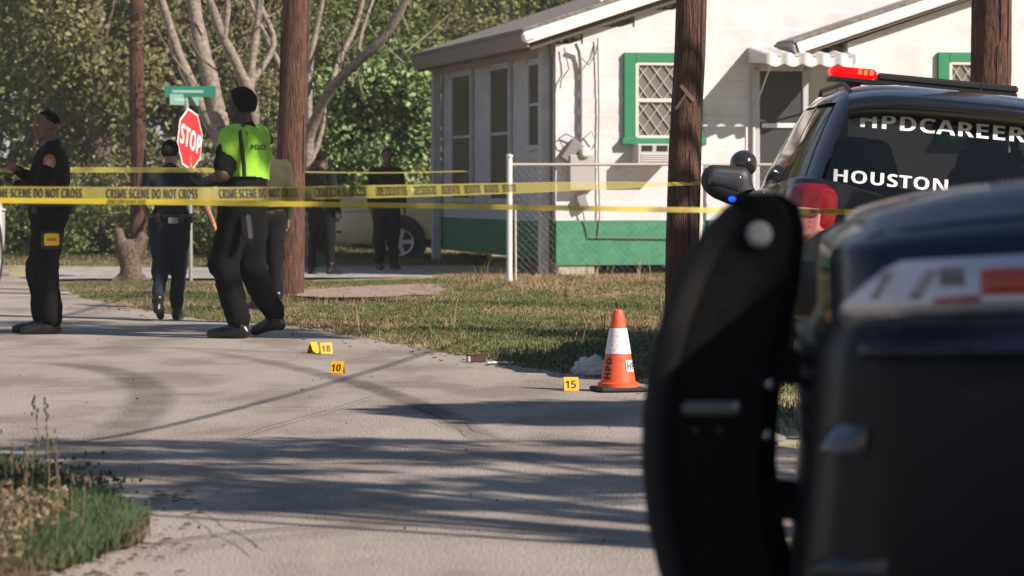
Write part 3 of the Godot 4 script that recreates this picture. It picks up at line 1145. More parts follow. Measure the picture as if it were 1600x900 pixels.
func cabin_row(y: float) -> Array:
	for i in CABIN.size() - 1:
		if y <= CABIN[i + 1][0]:
			return row_at(CABIN, i + (y - CABIN[i][0]) / (CABIN[i + 1][0] - CABIN[i][0]))
	return CABIN[-1]

func cabin_side(y: float, z: float, sx: float, out: float) -> Vector3:
	var r := cabin_row(y)
	var mid: float = (r[1] + r[2]) * 0.5
	var hl: float = (r[2] - r[1]) * 0.5
	var s: float = clampf(absf(z - mid) / hl, 0.0, 0.999)
	return Vector3(sx * (r[3] * pow(1.0 - pow(s, 6.0), 1.0 / 6.0) + out), y, z)

func cabin_end(y: float, x: float, rear: bool, out: float) -> Vector3:
	var r := cabin_row(y)
	var mid: float = (r[1] + r[2]) * 0.5
	var hl: float = (r[2] - r[1]) * 0.5
	var s: float = clampf(absf(x) / r[3], 0.0, 0.999)
	var z: float = hl * pow(1.0 - pow(s, 6.0), 1.0 / 6.0) + out
	return Vector3(x, y, mid + (z if rear else -z))

func cabin_pane(y0: float, y1: float, a0: float, a1: float, b0: float, b1: float, sx: float, out: float) -> Shape:
	var g := []
	for i in 7:
		var t := i / 6.0
		var y := lerpf(y0, y1, t)
		var row := PackedVector3Array()
		for k in 9:
			var z := lerpf(lerpf(a0, b0, t), lerpf(a1, b1, t), k / 8.0)
			row.push_back(cabin_side(y, z, sx, out))
		g.append(row)
	var s := Shape.new()
	s.sheet(g, Vector3(0, 1.4, 0.6))
	return s

func cabin_screen(y0: float, y1: float, w0: float, w1: float, rear: bool, out: float) -> Shape:
	var g := []
	for i in 9:
		var t := i / 8.0
		var y := lerpf(y0, y1, t)
		var row := PackedVector3Array()
		for k in 25:
			row.push_back(cabin_end(y, lerpf(-1.0, 1.0, k / 24.0) * lerpf(w0, w1, t), rear, out))
		g.append(row)
	var s := Shape.new()
	s.sheet(g, Vector3(0, 1.4, 0.6))
	return s

var shapes := {}
func kept(key: String, make: Callable) -> ArrayMesh:
	if not shapes.has(key):
		var s = make.call()
		shapes[key] = s.done() if s is Shape else s
	return shapes[key]

func tall_car(called: String, label: String, category: String, group: String, body: Material, xf: Transform3D, glass: Material) -> Node3D:
	var o := thing(called, label, category, Vector3.ZERO, 0.0, group)
	o.transform = xf
	var black := paint(0.012, 0.012, 0.013, 0.55)
	var skin_dark: Material = dim_paint() if category == "police car" and body is StandardMaterial3D and body.albedo_color.v < 0.2 else body
	obj("body", kept("hull", func():
		var g := []
		for i in (HULL.size() - 1) * 2 + 1:
			var st := row_at(HULL, i * 0.5)
			var half := []
			half.append(Vector2(0, st[2]))
			half.append(Vector2(0.5 * st[1], st[2]))
			for k in SIDE_T.size():
				half.append(Vector2(st[1] * SIDE_X[k], lerpf(st[2], st[3], SIDE_T[k])))
			half.append(Vector2(st[1] * 0.925, lerpf(st[3], st[4], 0.75)))
			half.append(Vector2(st[1] * 0.88, st[4]))
			half.append(Vector2(st[1] * 0.82, lerpf(st[4], st[5], 0.45)))
			half.append(Vector2(st[1] * 0.65, lerpf(st[4], st[5], 0.84)))
			half.append(Vector2(st[1] * 0.34, lerpf(st[4], st[5], 0.97)))
			half.append(Vector2(0, st[5]))
			var row := PackedVector3Array()
			for p in half:
				row.push_back(Vector3(p.x, p.y, st[0]))
			for k in range(half.size() - 2, -1, -1):
				row.push_back(Vector3(-half[k].x, half[k].y, st[0]))
			g.append(row)
		var s := Shape.new()
		s.sheet(g, Vector3(0, 0.7, 0))
		return s), body, o)
	var cab := obj("cabin", kept("cabin", func():
		var g := []
		for i in (CABIN.size() - 1) * 2 + 1:
			var r := row_at(CABIN, i * 0.5)
			var row := PackedVector3Array()
			for k in 65:
				var a := TAU * k / 64.0
				var cx := cos(a)
				var sz := sin(a)
				row.push_back(Vector3(r[3] * signf(cx) * pow(absf(cx), 1.0 / 3.0), r[0], (r[1] + r[2]) * 0.5 + (r[2] - r[1]) * 0.5 * signf(sz) * pow(absf(sz), 1.0 / 3.0)))
			g.append(row)
		var s := Shape.new()
		s.sheet(g, Vector3(0, 1.3, 0.6))
		var w := Shape.new()      # the same shell without the window openings
		for i in range(0, s.v.size(), 3):
			var p := (s.v[i] + s.v[i + 1] + s.v[i + 2]) / 3.0
			var t := (p.y - 1.2) / 0.48
			var open := false
			if t > 0.02 and t < 1.0:
				var side: float = cabin_row(p.y)[3]
				if absf(p.x) > side * 0.90:
					for q in [[-0.68, -0.14, 0.15], [0.25, 0.25, 1.1], [1.27, 1.2, 1.92]]:
						open = open or (p.z > lerpf(q[0], q[1], t) and p.z < q[2])
				elif absf(p.x) < side * 0.85:
					open = true
			if not open:
				for k in 3:
					w.v.push_back(s.v[i + k])
					w.n.push_back(s.n[i + k])
					w.c.push_back(Color.WHITE)
					w.uv.push_back(Vector2.ZERO)
		return w), body, o)
	var cloth_dark := paint(0.02, 0.02, 0.022, 0.9)
	for q in [[-0.40, 0.15, 0.0], [0.40, 0.15, 0.0], [-0.42, 1.15, 0.03], [0.42, 1.15, 0.03]]:
		var st := Shape.new()
		skin(st, [[Vector3(q[0] - 0.14, 1.1, q[1]), Vector3(q[0] - 0.12, 1.34, q[1] + 0.08), 0.08, 0.07], [Vector3(q[0] + 0.14, 1.1, q[1]), Vector3(q[0] + 0.12, 1.34, q[1] + 0.08), 0.08, 0.07], [Vector3(q[0] - 0.07, 1.48 - q[2], q[1] + 0.09), Vector3(q[0] + 0.07, 1.48 - q[2], q[1] + 0.09), 0.07, 0.07]], 0.03, 0.08)
		obj("seat", kept("seat%s%s" % [q[0], q[1]], func(): return st), cloth_dark, o)
	var wheel_ring := Shape.new()
	var ringpts := []
	for k in 17:
		ringpts.append(Vector3(-0.4 + cos(TAU * k / 16.0) * 0.18, 1.22 + sin(TAU * k / 16.0) * 0.17, -0.42 + sin(TAU * k / 16.0) * 0.06))
	wheel_ring.tube(ringpts, [0.016], 6, false)
	obj("steering_wheel", kept("steer", func(): return wheel_ring), cloth_dark, o)
	obj("windscreen", kept("windscreen", func(): return cabin_screen(1.20, 1.70, 0.80, 0.64, false, 0.005)), glass, o)
	obj("rear_window", kept("rear_window", func(): return cabin_screen(1.175, 1.70, 0.80, 0.655, true, 0.005)), glass, o)
	for sx in [-1.0, 1.0]:
		obj("door_window", kept("win_f%s" % sx, func(): return cabin_pane(1.20, 1.68, -0.72, 0.17, -0.18, 0.17, sx, 0.005)), glass, o)
		obj("door_window", kept("win_m%s" % sx, func(): return cabin_pane(1.20, 1.68, 0.23, 1.17, 0.23, 1.10, sx, 0.005)), glass, o)
		obj("quarter_window", kept("win_q%s" % sx, func(): return cabin_pane(1.21, 1.67, 1.25, 2.12, 1.18, 1.94, sx, 0.005)), glass, o)
		# pale clear headlamp over the front corner, amber at its outer end
		var hl := obj("headlight", kept("head%s" % sx, func(): return lamp_patch(2.15, 4.0, 6.3, [0.928, 0.962], [1.032, 1.052], sx, 0.013)), paint(0.50, 0.50, 0.54, 0.24, 0.55, 1.0), o)
		obj("indicator", kept("amber%s" % sx, func(): return hull_patch(5.0, 6.32, [0.968, 0.974], [1.032, 1.045], sx, 0.018, 8, 4)), paint(0.42, 0.045, 0.012, 0.25, 0.0, 0.6), hl)
		obj("indicator", kept("amber2%s" % sx, func(): return hull_patch(4.45, 5.2, [0.963, 0.968], [0.974, 0.985], sx, 0.020, 6, 4)), paint(0.42, 0.045, 0.012, 0.25, 0.0, 0.6), hl)
		obj("reflector", kept("refl%s" % sx, func(): return lamp_patch(3.55, 3.95, 3.75, [0.965, 0.965], [1.02, 1.02], sx, 0.018)), paint(0.30, 0.28, 0.28, 0.2, 0.6), hl)
		obj("reflector", kept("refl2%s" % sx, func(): return lamp_patch(4.2, 4.5, 4.4, [0.966, 0.966], [1.026, 1.026], sx, 0.018)), paint(0.30, 0.27, 0.24, 0.2, 0.6), hl)
		obj("reflector", kept("refl3%s" % sx, func(): return hull_patch(4.55, 5.02, [0.985, 0.985], [1.032, 1.036], sx, 0.016, 5, 4)), paint(0.14, 0.13, 0.13, 0.3), hl)
		# red tail lamp with a pale lower pane
		var tl := obj("tail_light", kept("tail%s" % sx, func(): return tail_lens(sx, 0.0)), paint(0.22, 0.005, 0.012, 0.2, 0.0, 0.8), o)
		obj("reversing_lens", kept("taili%s" % sx, func(): return tail_lens(sx, 0.006, 0.875, 1.07, 15.3, 17.1)), paint(0.48, 0.20, 0.19, 0.2, 0.0, 1.0), tl)
		obj("lens_frame", kept("tailf%s" % sx, func(): return tail_lens(sx, 0.010, 1.0, 1.05, 15.7, 17.0)), paint(0.20, 0.045, 0.05, 0.2, 0.0, 1.0), tl)
		obj("side_reflector", kept("sref%s" % sx, func(): return hull_patch(15.6, 16.3, [0.64, 0.64], [0.70, 0.70], sx, 0.02, 5, 3)), paint(0.40, 0.01, 0.015, 0.2), o)
		# mirror
		var mir := obj("wing_mirror", kept("mirror%s" % sx, func():
			var mi := Shape.new()
			skin(mi, [[Vector3(sx * 1.05, 1.24, -0.83), Vector3(sx * 1.24, 1.235, -0.80), 0.055, 0.05], [Vector3(sx * 1.04, 1.14, -0.83), Vector3(sx * 1.25, 1.17, -0.80), 0.055, 0.045],
				[Vector3(sx * 1.08, 1.08, -0.82), Vector3(sx * 1.18, 1.12, -0.80), 0.045, 0.05], [Vector3(sx * 1.07, 1.185, -0.83), Vector3(sx * 1.22, 1.19, -0.80), 0.075, 0.07, Vector3(1, 1, 0.8)], [Vector3(sx * 0.96, 1.11, -0.82), Vector3(sx * 1.10, 1.12, -0.82), 0.03, 0.035]], 0.014, 0.08)
			return mi), black, o)
		obj("mirror_glass", kept("mirrorg%s" % sx, func():
			var mg := Shape.new()
			skin(mg, [[Vector3(sx * 1.07, 1.225, -0.772), Vector3(sx * 1.23, 1.222, -0.752), 0.032, 0.03], [Vector3(sx * 1.07, 1.15, -0.772), Vector3(sx * 1.24, 1.175, -0.752), 0.034, 0.03], [Vector3(sx * 1.08, 1.19, -0.775), Vector3(sx * 1.23, 1.20, -0.752), 0.042, 0.036]], 0.009, 0.05)
			return mg), paint(0.10, 0.105, 0.11, 0.12, 0.6), mir)
		# crease along the flank, sill
		obj("door_seam", kept("seam1%s" % sx, func(): return hull_patch(9.95, 10.0, [0.45, 0.45], [1.1, 1.1], sx, 0.004, 2, 6)), black, o)
		obj("door_seam", kept("seam2%s" % sx, func(): return hull_patch(10.7, 10.72, [0.45, 0.45], [1.1, 1.1], sx, 0.004, 2, 6)), black, o)
		obj("sill_cladding", kept("sill%s" % sx, func(): return hull_patch(8.2, 12.0, [0.27, 0.27], [0.40, 0.40], sx, 0.02, 10, 3)), black, o)
		for z in [-1.5, 1.45]:
			var arch := Shape.new()
			arch.lathe([Vector2(0.0, 0.0), Vector2(0.43, 0.0)], 28, Transform3D(Basis(Vector3.BACK, -sx * PI / 2), Vector3(sx * 1.054, 0.40, z)))
			obj("wheel_arch", kept("arch%s%s" % [sx, z], func(): return arch), black, o)
			var ty := Shape.new()
			ty.lathe([Vector2(0.20, -0.24), Vector2(0.33, -0.24), Vector2(0.36, -0.21), Vector2(0.365, -0.12), Vector2(0.36, -0.02), Vector2(0.335, 0.012), Vector2(0.24, 0.018), Vector2(0.235, -0.03), Vector2(0.0, -0.03)], 28, Transform3D(Basis(Vector3.BACK, -sx * PI / 2), Vector3(sx * 1.056, 0.355, z)))
			var wh := obj("wheel", kept("tyre%s%s" % [sx, z], func(): return ty), paint(0.018, 0.017, 0.017, 0.85), o)
			var rim := Shape.new()
			var rx := Transform3D(Basis(Vector3.BACK, -sx * PI / 2), Vector3(sx * 1.058, 0.355, z))
			rim.lathe([Vector2(0.236, -0.02), Vector2(0.236, 0.016), Vector2(0.215, 0.012), Vector2(0.20, -0.03)], 28, rx)
			rim.lathe([Vector2(0.07, -0.03), Vector2(0.065, 0.012), Vector2(0.0, 0.016)], 16, rx)
			for k in 5:
				var a := TAU * k / 5.0 + 0.3
				rim.bar(rx * Vector3(cos(a) * 0.05, -0.002, sin(a) * 0.05), rx * Vector3(cos(a) * 0.215, 0.0, sin(a) * 0.215), 0.07, 0.025, rx.basis.y)
			obj("rim", kept("rim%s%s" % [sx, z], func(): return rim), paint(0.60, 0.58, 0.56, 0.3, 0.7), wh)
	# bonnet panel and nose
	obj("bonnet", kept("bonnet", func():
		var g := []
		for i in 15:
			var st := row_at(HULL, lerpf(3.4, 9.0, i / 14.0))
			var row := PackedVector3Array()
			for k in 17:
				var f := lerpf(-0.86, 0.86, k / 16.0)
				var a := absf(f)
				var y: float = st[5]
				if a < 0.34:
					y = lerpf(st[5], lerpf(st[4], st[5], 0.97), a / 0.34)
				elif a < 0.65:
					y = lerpf(lerpf(st[4], st[5], 0.97), lerpf(st[4], st[5], 0.84), (a - 0.34) / 0.31)
				elif a < 0.82:
					y = lerpf(lerpf(st[4], st[5], 0.84), lerpf(st[4], st[5], 0.45), (a - 0.65) / 0.17)
				else:
					y = lerpf(lerpf(st[4], st[5], 0.45), st[4], (a - 0.82) / 0.06)
				var rise := 0.011 if k > 0 and k < 16 and i > 0 and i < 14 else 0.002
				if absf(absf(f) - 0.60) < 0.06:
					rise += 0.006
				row.push_back(Vector3(f * st[1], y + rise, st[0]))
			g.append(row)
		var s := Shape.new()
		s.sheet(g, Vector3(0, -3, -1.5))
		return s), body, o)
	for sx in [-1.0, 1.0]:
		obj("bumper_skin", kept("bump%s" % sx, func(): return hull_patch(0.0, 7.3, [0.28, 0.26], [0.915, 0.94], sx, 0.022, 28, 14, 0.070)), skin_dark, o)
		obj("bumper_crease", kept("crease%s" % sx, func(): return hull_patch(3.3, 7.2, [0.868, 0.885], [0.905, 0.928], sx, 0.042, 16, 5)), body, o)
		obj("fog_lamp", kept("fog%s" % sx, func(): return hull_patch(2.5, 3.7, [0.70, 0.70], [0.775, 0.775], sx, 0.05, 6, 5, 0.075)), paint(0.06, 0.065, 0.08, 0.15, 0.0, 0.8), o)
		obj("air_slot", kept("slot%s" % sx, func(): return hull_patch(2.2, 4.2, [0.50, 0.50], [0.56, 0.56], sx, 0.05, 6, 4, 0.09)), paint(0.03, 0.03, 0.034, 0.3), o)
		obj("lower_bumper", kept("lowb%s" % sx, func(): return hull_patch(0.2, 6.6, [0.38, 0.27], [0.40, 0.37], sx, 0.02, 14, 5)), black, o)
		obj("rear_bumper", kept("rearb%s" % sx, func(): return hull_patch(14.2, 18.8, [0.42, 0.45], [0.74, 0.76], sx, 0.035, 12, 6)), dim_paint(), o)
	var gr := Shape.new()
	for k in 5:
		gr.box(Vector3(0, 0.70 + 0.042 * k, -2.545), Vector3(0.95, 0.02, 0.03))
	obj("grille", gr, black, o)
	var sp := obj("roof_spoiler", kept("spoiler", func():
		var s := Shape.new()
		var rows := []
		for q in [[1.95, 0.58, 1.83], [2.12, 0.66, 1.805], [2.30, 0.68, 1.765], [2.325, 0.68, 1.73], [2.32, 0.67, 1.645], [2.22, 0.66, 1.65]]:
			var row := PackedVector3Array()
			for k in 21:
				var f := lerpf(-1, 1, k / 20.0)
				row.push_back(Vector3(f * q[1], q[2] - 0.05 * pow(absf(f), 4.0), q[0] - 0.08 * pow(absf(f), 4.0)))
			rows.append(row)
		s.sheet(rows, Vector3(0, 1.66, 2.1))
		return s), body, o)
	return o

# like hull_patch, its forward end slanting from station ul at the foot to uh at the top
func lamp_patch(ul: float, uh: float, u1: float, low: Array, high: Array, side: float, out: float) -> Shape:
	var g := []
	for k in 8:
		var t := k / 7.0
		var row := PackedVector3Array()
		for i in 19:
			var f := i / 18.0
			var u := lerpf(lerpf(ul, uh, t), maxf(u1, lerpf(ul, uh, t) + 0.12), f)
			var st := row_at(HULL, u)
			var y := lerpf(lerpf(low[0], low[1], f), lerpf(high[0], high[1], f), t)
			var push: float = clampf((absf(st[0]) - 2.35) / 0.17, 0.0, 1.0)
			var e := 0.0 if k in [0, 7] or i in [0, 18] else 1.0
			row.push_back(Vector3(side * (hull_x(st, y) + out * (1.0 - 0.5 * push) * e), y, st[0] + signf(st[0]) * out * push * e))
		g.append(row)
	var s := Shape.new()
	s.sheet(g, Vector3(0, 0.9, -1.8))
	return s

func dim_paint() -> StandardMaterial3D:
	var m := paint(0.0035, 0.0045, 0.009, 0.4)
	m.metallic_specular = 0.35
	return m

# shield-shaped tail lamp wrapped over the rear corner: broad above, drawn in below
func tail_lens(sx: float, out: float, y0 := 0.855, y1 := 1.20, ua := 14.45, ub := 17.25) -> Shape:
	var g := []
	for i in 13:
		var t := i / 12.0
		var row := PackedVector3Array()
		var y := lerpf(y0, y1, t)
		var c := lerpf(ua, ub, 0.55)
		var wl := (c - ua) * (0.45 + 0.55 * smoothstep(0.0, 0.55, t)) * sqrt(maxf(0.35, 1.0 - pow(t, 16.0)))
		var wr := (ub - c) * (0.60 + 0.40 * smoothstep(0.0, 0.35, t)) * (1.0 - 0.22 * pow(t, 9.0)) * sqrt(maxf(0.40, 1.0 - pow(1.0 - t, 8.0)))
		for k in 13:
			var u := lerpf(c - wl, c + wr, k / 12.0)
			var st := row_at(HULL, u)
			var push: float = clampf((st[0] - 2.35) / 0.17, 0.0, 1.0)
			var e := 0.0 if i in [0, 12] or k in [0, 12] else 1.0
			row.push_back(Vector3(sx * (hull_x(st, y) + (0.02 + out) * (1.0 - 0.5 * push) * e), y, st[0] + (0.02 + out) * push * e))
		g.append(row)
	var s := Shape.new()
	s.sheet(g, Vector3(0, 0.7, 1.8))
	return s

func build_vehicles() -> void:
	var navy := paint(0.003, 0.0038, 0.0065, 0.3, 0.0, 1.0)
	var glass := StandardMaterial3D.new()
	glass.albedo_color = Color(0.045, 0.05, 0.055, 0.84)
	glass.transparency = BaseMaterial3D.TRANSPARENCY_ALPHA
	glass.roughness = 0.05
	# the parked patrol car seen from behind, half on the verge and so leaning
	var roll := deg_to_rad(-5.5)
	var o := tall_car("police_car", "dark police car seen from behind, lit red lamp bar on its leaning roof", "police car", "police cars at the scene", navy,
		Transform3D(Basis(Vector3.BACK, roll), Vector3(2.49, -0.096, -21.05)), glass)
	var white := paint(0.85, 0.84, 0.82, 0.5)
	var edge_of := func(yy: float, xx: float) -> Array:
		var p := cabin_end(yy, xx, true, 0.008)
		var q := cabin_end(yy + 0.01, xx, true, 0.008)
		var r := cabin_end(yy, xx + 0.01, true, 0.008)
		return [p, (r - p).cross(q - p).normalized()]
	obj("lettering", lettering("HOUSTON", 0.072, 1.42, func(x, y): return edge_of.call(1.224 + y, -0.735 + x), true), white, o)
	obj("lettering", lettering("HPDCAREERS", 0.085, 1.46, func(x, y): return edge_of.call(1.558 + y, -0.60 + x), true), white, o)
	# lamp bar
	var s := Shape.new()
	s.box(Vector3(0, 1.915, 0.12), Vector3(1.22, 0.03, 0.26))
	for x in [-0.45, 0.45]:
		s.box(Vector3(x, 1.878, 0.12), Vector3(0.10, 0.08, 0.12))
	var bar := obj("light_bar", s, paint(0.012, 0.012, 0.013, 0.4), o)
	var red := StandardMaterial3D.new()
	red.albedo_color = Color(0.75, 0.03, 0.03)
	red.roughness = 0.2
	red.emission_enabled = true
	red.emission = Color(1.0, 0.02, 0.03)
	red.emission_energy_multiplier = 0.55
	var hot := StandardMaterial3D.new()
	hot.albedo_color = Color(0.9, 0.4, 0.3)
	hot.emission_enabled = true
	hot.emission = Color(1.0, 0.30, 0.14)
	hot.emission_energy_multiplier = 1.0
	s = Shape.new()
	s.box(Vector3(-0.46, 1.965, 0.12), Vector3(0.30, 0.065, 0.26), Basis.IDENTITY, 0.02)
	obj("red_lamp_lens", s, red, bar)
	for k in 7:
		s = Shape.new()
		s.box(Vector3(-0.575 + 0.038 * k, 1.972, 0.252), Vector3(0.024, 0.035, 0.012))
		obj("lamp_diode", s, hot if k > 3 else red, bar)
	s = Shape.new()
	s.box(Vector3(0.155, 1.955, 0.12), Vector3(0.92, 0.05, 0.25), Basis.IDENTITY, 0.015)
	obj("dark_lens", s, paint(0.03, 0.028, 0.028, 0.15), bar)
	s = Shape.new()
	s.tube([Vector3(0.27, 1.82, 0.9), Vector3(0.27, 1.94, 0.93)], [0.012, 0.006], 6)
	obj("aerial", s, paint(0.01, 0.01, 0.01, 0.5), o)
	for x in [-0.70, 0.70]:
		s = Shape.new()
		s.tube([Vector3(x * 0.94, 1.77, 0.15), Vector3(x * 0.95, 1.825, 0.3), Vector3(x * 0.95, 1.825, 1.7), Vector3(x * 0.92, 1.77, 1.95)], [0.014], 6)
		obj("roof_rail", s, paint(0.012, 0.012, 0.013, 0.4), o)
	# spot lamp by the windscreen pillar, its arm, and a small blue warning lamp below the mirror
	s = Shape.new()
	s.ball(Vector3(-1.03, 1.325, -0.95), Vector3(0.095, 0.095, 0.11), 12, 18)
	var spot := obj("spot_lamp", s, paint(0.02, 0.017, 0.017, 0.18, 0.0, 0.8), o)
	s = Shape.new()
	s.tube([Vector3(-1.03, 1.23, -0.93), Vector3(-0.98, 1.15, -0.9), Vector3(-0.92, 1.12, -0.85)], [0.016], 6)
	obj("arm", s, paint(0.30, 0.29, 0.28, 0.3, 0.8), spot)
	var blue := StandardMaterial3D.new()
	blue.albedo_color = Color(0.1, 0.3, 0.9)
	blue.emission_enabled = true
	blue.emission = Color(0.05, 0.35, 1.0)
	blue.emission_energy_multiplier = 1.2
	s = Shape.new()
	s.ball(Vector3(-1.10, 1.075, -0.72), Vector3(0.028, 0.02, 0.015), 6, 10)
	obj("blue_warning_lamp", s, blue, o)
	s = Shape.new()
	s.tube([Vector3(-0.905, 0.84, 2.47), Vector3(-0.905, 0.69, 2.49)], [0.006], 6)
	obj("chrome_strip", s, paint(0.5, 0.5, 0.5, 0.25, 0.9), o)
	var lit := StandardMaterial3D.new()
	lit.albedo_color = Color(0.7, 0.1, 0.1)
	lit.emission_enabled = true
	lit.emission = Color(1.0, 0.12, 0.12)
	lit.emission_energy_multiplier = 0.7
	s = Shape.new()
	for k in 6:
		s.ball(Vector3(-0.80 - 0.028 * (k % 3), 0.955 + 0.03 * (k / 3), 2.515), Vector3(0.011, 0.011, 0.01), 5, 8)
	obj("lit_brake_diodes", s, lit, o)

	var near_paint := paint(0.005, 0.009, 0.025, 0.38, 0.0, 0.35)
	near_paint.metallic_specular = 0.3
	# the near patrol car, side on, only its nose inside the frame
	var n := tall_car("police_car", "nearest dark police car, its nose with tall black push bumper filling the corner", "police car", "police cars at the scene", near_paint,
		Transform3D(Basis(Vector3.UP, deg_to_rad(85.5)), Vector3(3.10, 0.0, -5.90)), glass)
	push_bumper(n)

	# a pale patrol car that only just shows at the frame's edge
	var w := tall_car("police_car", "white police car with a blue stripe, cut by the picture's edge", "police car", "police cars at the scene", paint(0.62, 0.62, 0.62, 0.35, 0.0, 0.6),
		Transform3D(Basis(Vector3.UP, deg_to_rad(-4.0)), Vector3(-7.22, 0.0, -36.1)), glass)
	obj("blue_stripe", hull_patch(13.9, 15.6, [0.44, 0.44], [1.08, 1.06], 1.0, 0.012, 8, 5), paint(0.02, 0.05, 0.16, 0.35), w)
	obj("lettering", lettering("EE", 0.16, 0.8, func(x, y): return [Vector3(0.52 + x, 0.86 + y, 2.545), Vector3.BACK], true), paint(0.04, 0.045, 0.055, 0.5), w)
	# tan car by the porch
	tall_car("parked_car", "pale tan car with alloy wheels parked under the trees beside the porch", "car", "", paint(0.64, 0.53, 0.31, 0.35, 0.0, 0.6),
		Transform3D(Basis(Vector3.UP, deg_to_rad(90.0)).scaled(Vector3(0.97, 0.90, 0.97)), Vector3(-0.31, 0.0, -51.0)), glass)

func push_bumper(car: Node3D) -> void:
	var d := 5.82
	var inv := car.transform.affine_inverse()
	var metal := mottled([lin(0.008, 0.0075, 0.007), lin(0.012, 0.0115, 0.011)], [0.3, 0.7], 0.4, 0.02, 0.7, 51)
	metal.metallic_specular = 0.2
	var line := PackedVector2Array()
	for q in [[1150, 322], [1172, 312], [1198, 313], [1220, 328], [1228, 360], [1226, 400], [1216, 470], [1204, 540], [1192, 610], [1184, 680], [1182, 750], [1188, 820], [1204, 890], [1222, 950], [1228, 1000], [1200, 1030], [1130, 1035], [1090, 1005], [1062, 945], [1042, 880], [1028, 800], [1021, 715], [1022, 640], [1032, 570], [1050, 505], [1074, 440], [1104, 380], [1130, 342]]:
		line.push_back(Vector2((q[0] - 800.0) / FOCUS * d, EYE + (HORIZON - q[1]) / FOCUS * d))
	var b := Basis(inv.basis.x, inv.basis.y, inv.basis.z)     # the plate lies in the world's xy plane
	for side in 2:
		var dz := -d if side == 0 else -d - 0.34
		var s := Shape.new()
		var xf := inv * Transform3D(Basis.IDENTITY, Vector3(0.0 if side == 0 else 0.055, 0, dz))
		s.prism(line, -0.02, xf)
		var up := obj("push_bumper_upright", s, metal, car)
		# rolled rim that runs round the plate
		s = Shape.new()
		var ring := []
		for p in line:
			ring.append(xf * Vector3(p.x, p.y, -0.01))
		ring.append(ring[0])
		s.tube(ring, [0.0115], 8, false)
		obj("rim_tube", s, metal, up)
		if side == 0:
			s = Shape.new()
			var strip := []
			for q in [[1152, 328], [1118, 368], [1084, 428], [1056, 500], [1036, 575], [1027, 650], [1026, 730], [1035, 815], [1052, 890], [1080, 970]]:
				strip.append(xf * Vector3((q[0] - 800.0) / FOCUS * d, EYE + (HORIZON - q[1]) / FOCUS * d, -0.01))
			s.tube(strip, [0.020, 0.026, 0.028, 0.028, 0.028, 0.028, 0.028, 0.028, 0.028, 0.022], 10)
			obj("rubber_facing", s, paint(0.012, 0.0115, 0.011, 0.8), up)
			s = Shape.new()
			var c := xf * Vector3((1186 - 800.0) / FOCUS * d, EYE + (HORIZON - 366) / FOCUS * d, 0.004)
			s.lathe([Vector2(0.024, -0.004), Vector2(0.023, 0.006), Vector2(0.015, 0.012), Vector2(0.0, 0.013)], 20, Transform3D(Basis(inv.basis.x, inv.basis.z, -inv.basis.y), c))
			obj("bolt_cap", s, paint(0.30, 0.30, 0.30, 0.7), up)
			s = Shape.new()
			c = xf * Vector3((1112 - 800.0) / FOCUS * d, EYE + (HORIZON - 638) / FOCUS * d, 0.006)
			s.box(c, Vector3(0.108, 0.026, 0.018), b, 0.008)
			var lamp := obj("side_marker_lamp", s, paint(0.15, 0.15, 0.145, 0.25), up)
			s = Shape.new()
			s.ball(xf * Vector3((1150 - 800.0) / FOCUS * d, EYE + (HORIZON - 633) / FOCUS * d, 0.016), Vector3(0.006, 0.006, 0.004), 6, 10, b)
			obj("lamp_end", s, paint(0.5, 0.5, 0.5, 0.2), lamp)
			for q in [[1088, 672], [1125, 672]]:
				s = Shape.new()
				s.ball(xf * Vector3((q[0] - 800.0) / FOCUS * d, EYE + (HORIZON - q[1]) / FOCUS * d, 0.002), Vector3(0.006, 0.006, 0.004), 6, 10, b)
				obj("rivet", s, paint(0.05, 0.05, 0.05, 0.4), up)
	# cross members and the brackets that hold it to the car
	for q in [[1120, 420, 0.045], [1090, 700, 0.05], [1110, 930, 0.05]]:
		var s := Shape.new()
		var a := Vector3((q[0] - 800.0) / FOCUS * d, EYE + (HORIZON - q[1]) / FOCUS * d, -d - 0.01)
		s.bar(inv * a, inv * (a + Vector3(0.03, 0, -0.36)), q[2], q[2])
		obj("cross_member", s, metal, car)
	for q in [[1190, 575, 1290, 585], [1180, 790, 1290, 800]]:
		for dz in [0.03, 0.31]:
			var s := Shape.new()
			s.bar(inv * Vector3((q[0] - 800.0) / FOCUS * d, EYE + (HORIZON - q[1]) / FOCUS * d, -d - dz), inv * Vector3((q[2] - 800.0) / FOCUS * d, EYE + (HORIZON - q[3]) / FOCUS * d, -d - dz), 0.03, 0.05)
			obj("bracket", s, metal, car)
	for q in [[1204, 600], [1200, 680]]:
		var s := Shape.new()
		s.ball(inv * Vector3((q[0] - 800.0) / FOCUS * d, EYE + (HORIZON - q[1]) / FOCUS * d, -d + 0.005), Vector3(0.010, 0.010, 0.008), 6, 10, b)
		obj("bolt", s, paint(0.4, 0.4, 0.42, 0.25, 0.8), car)


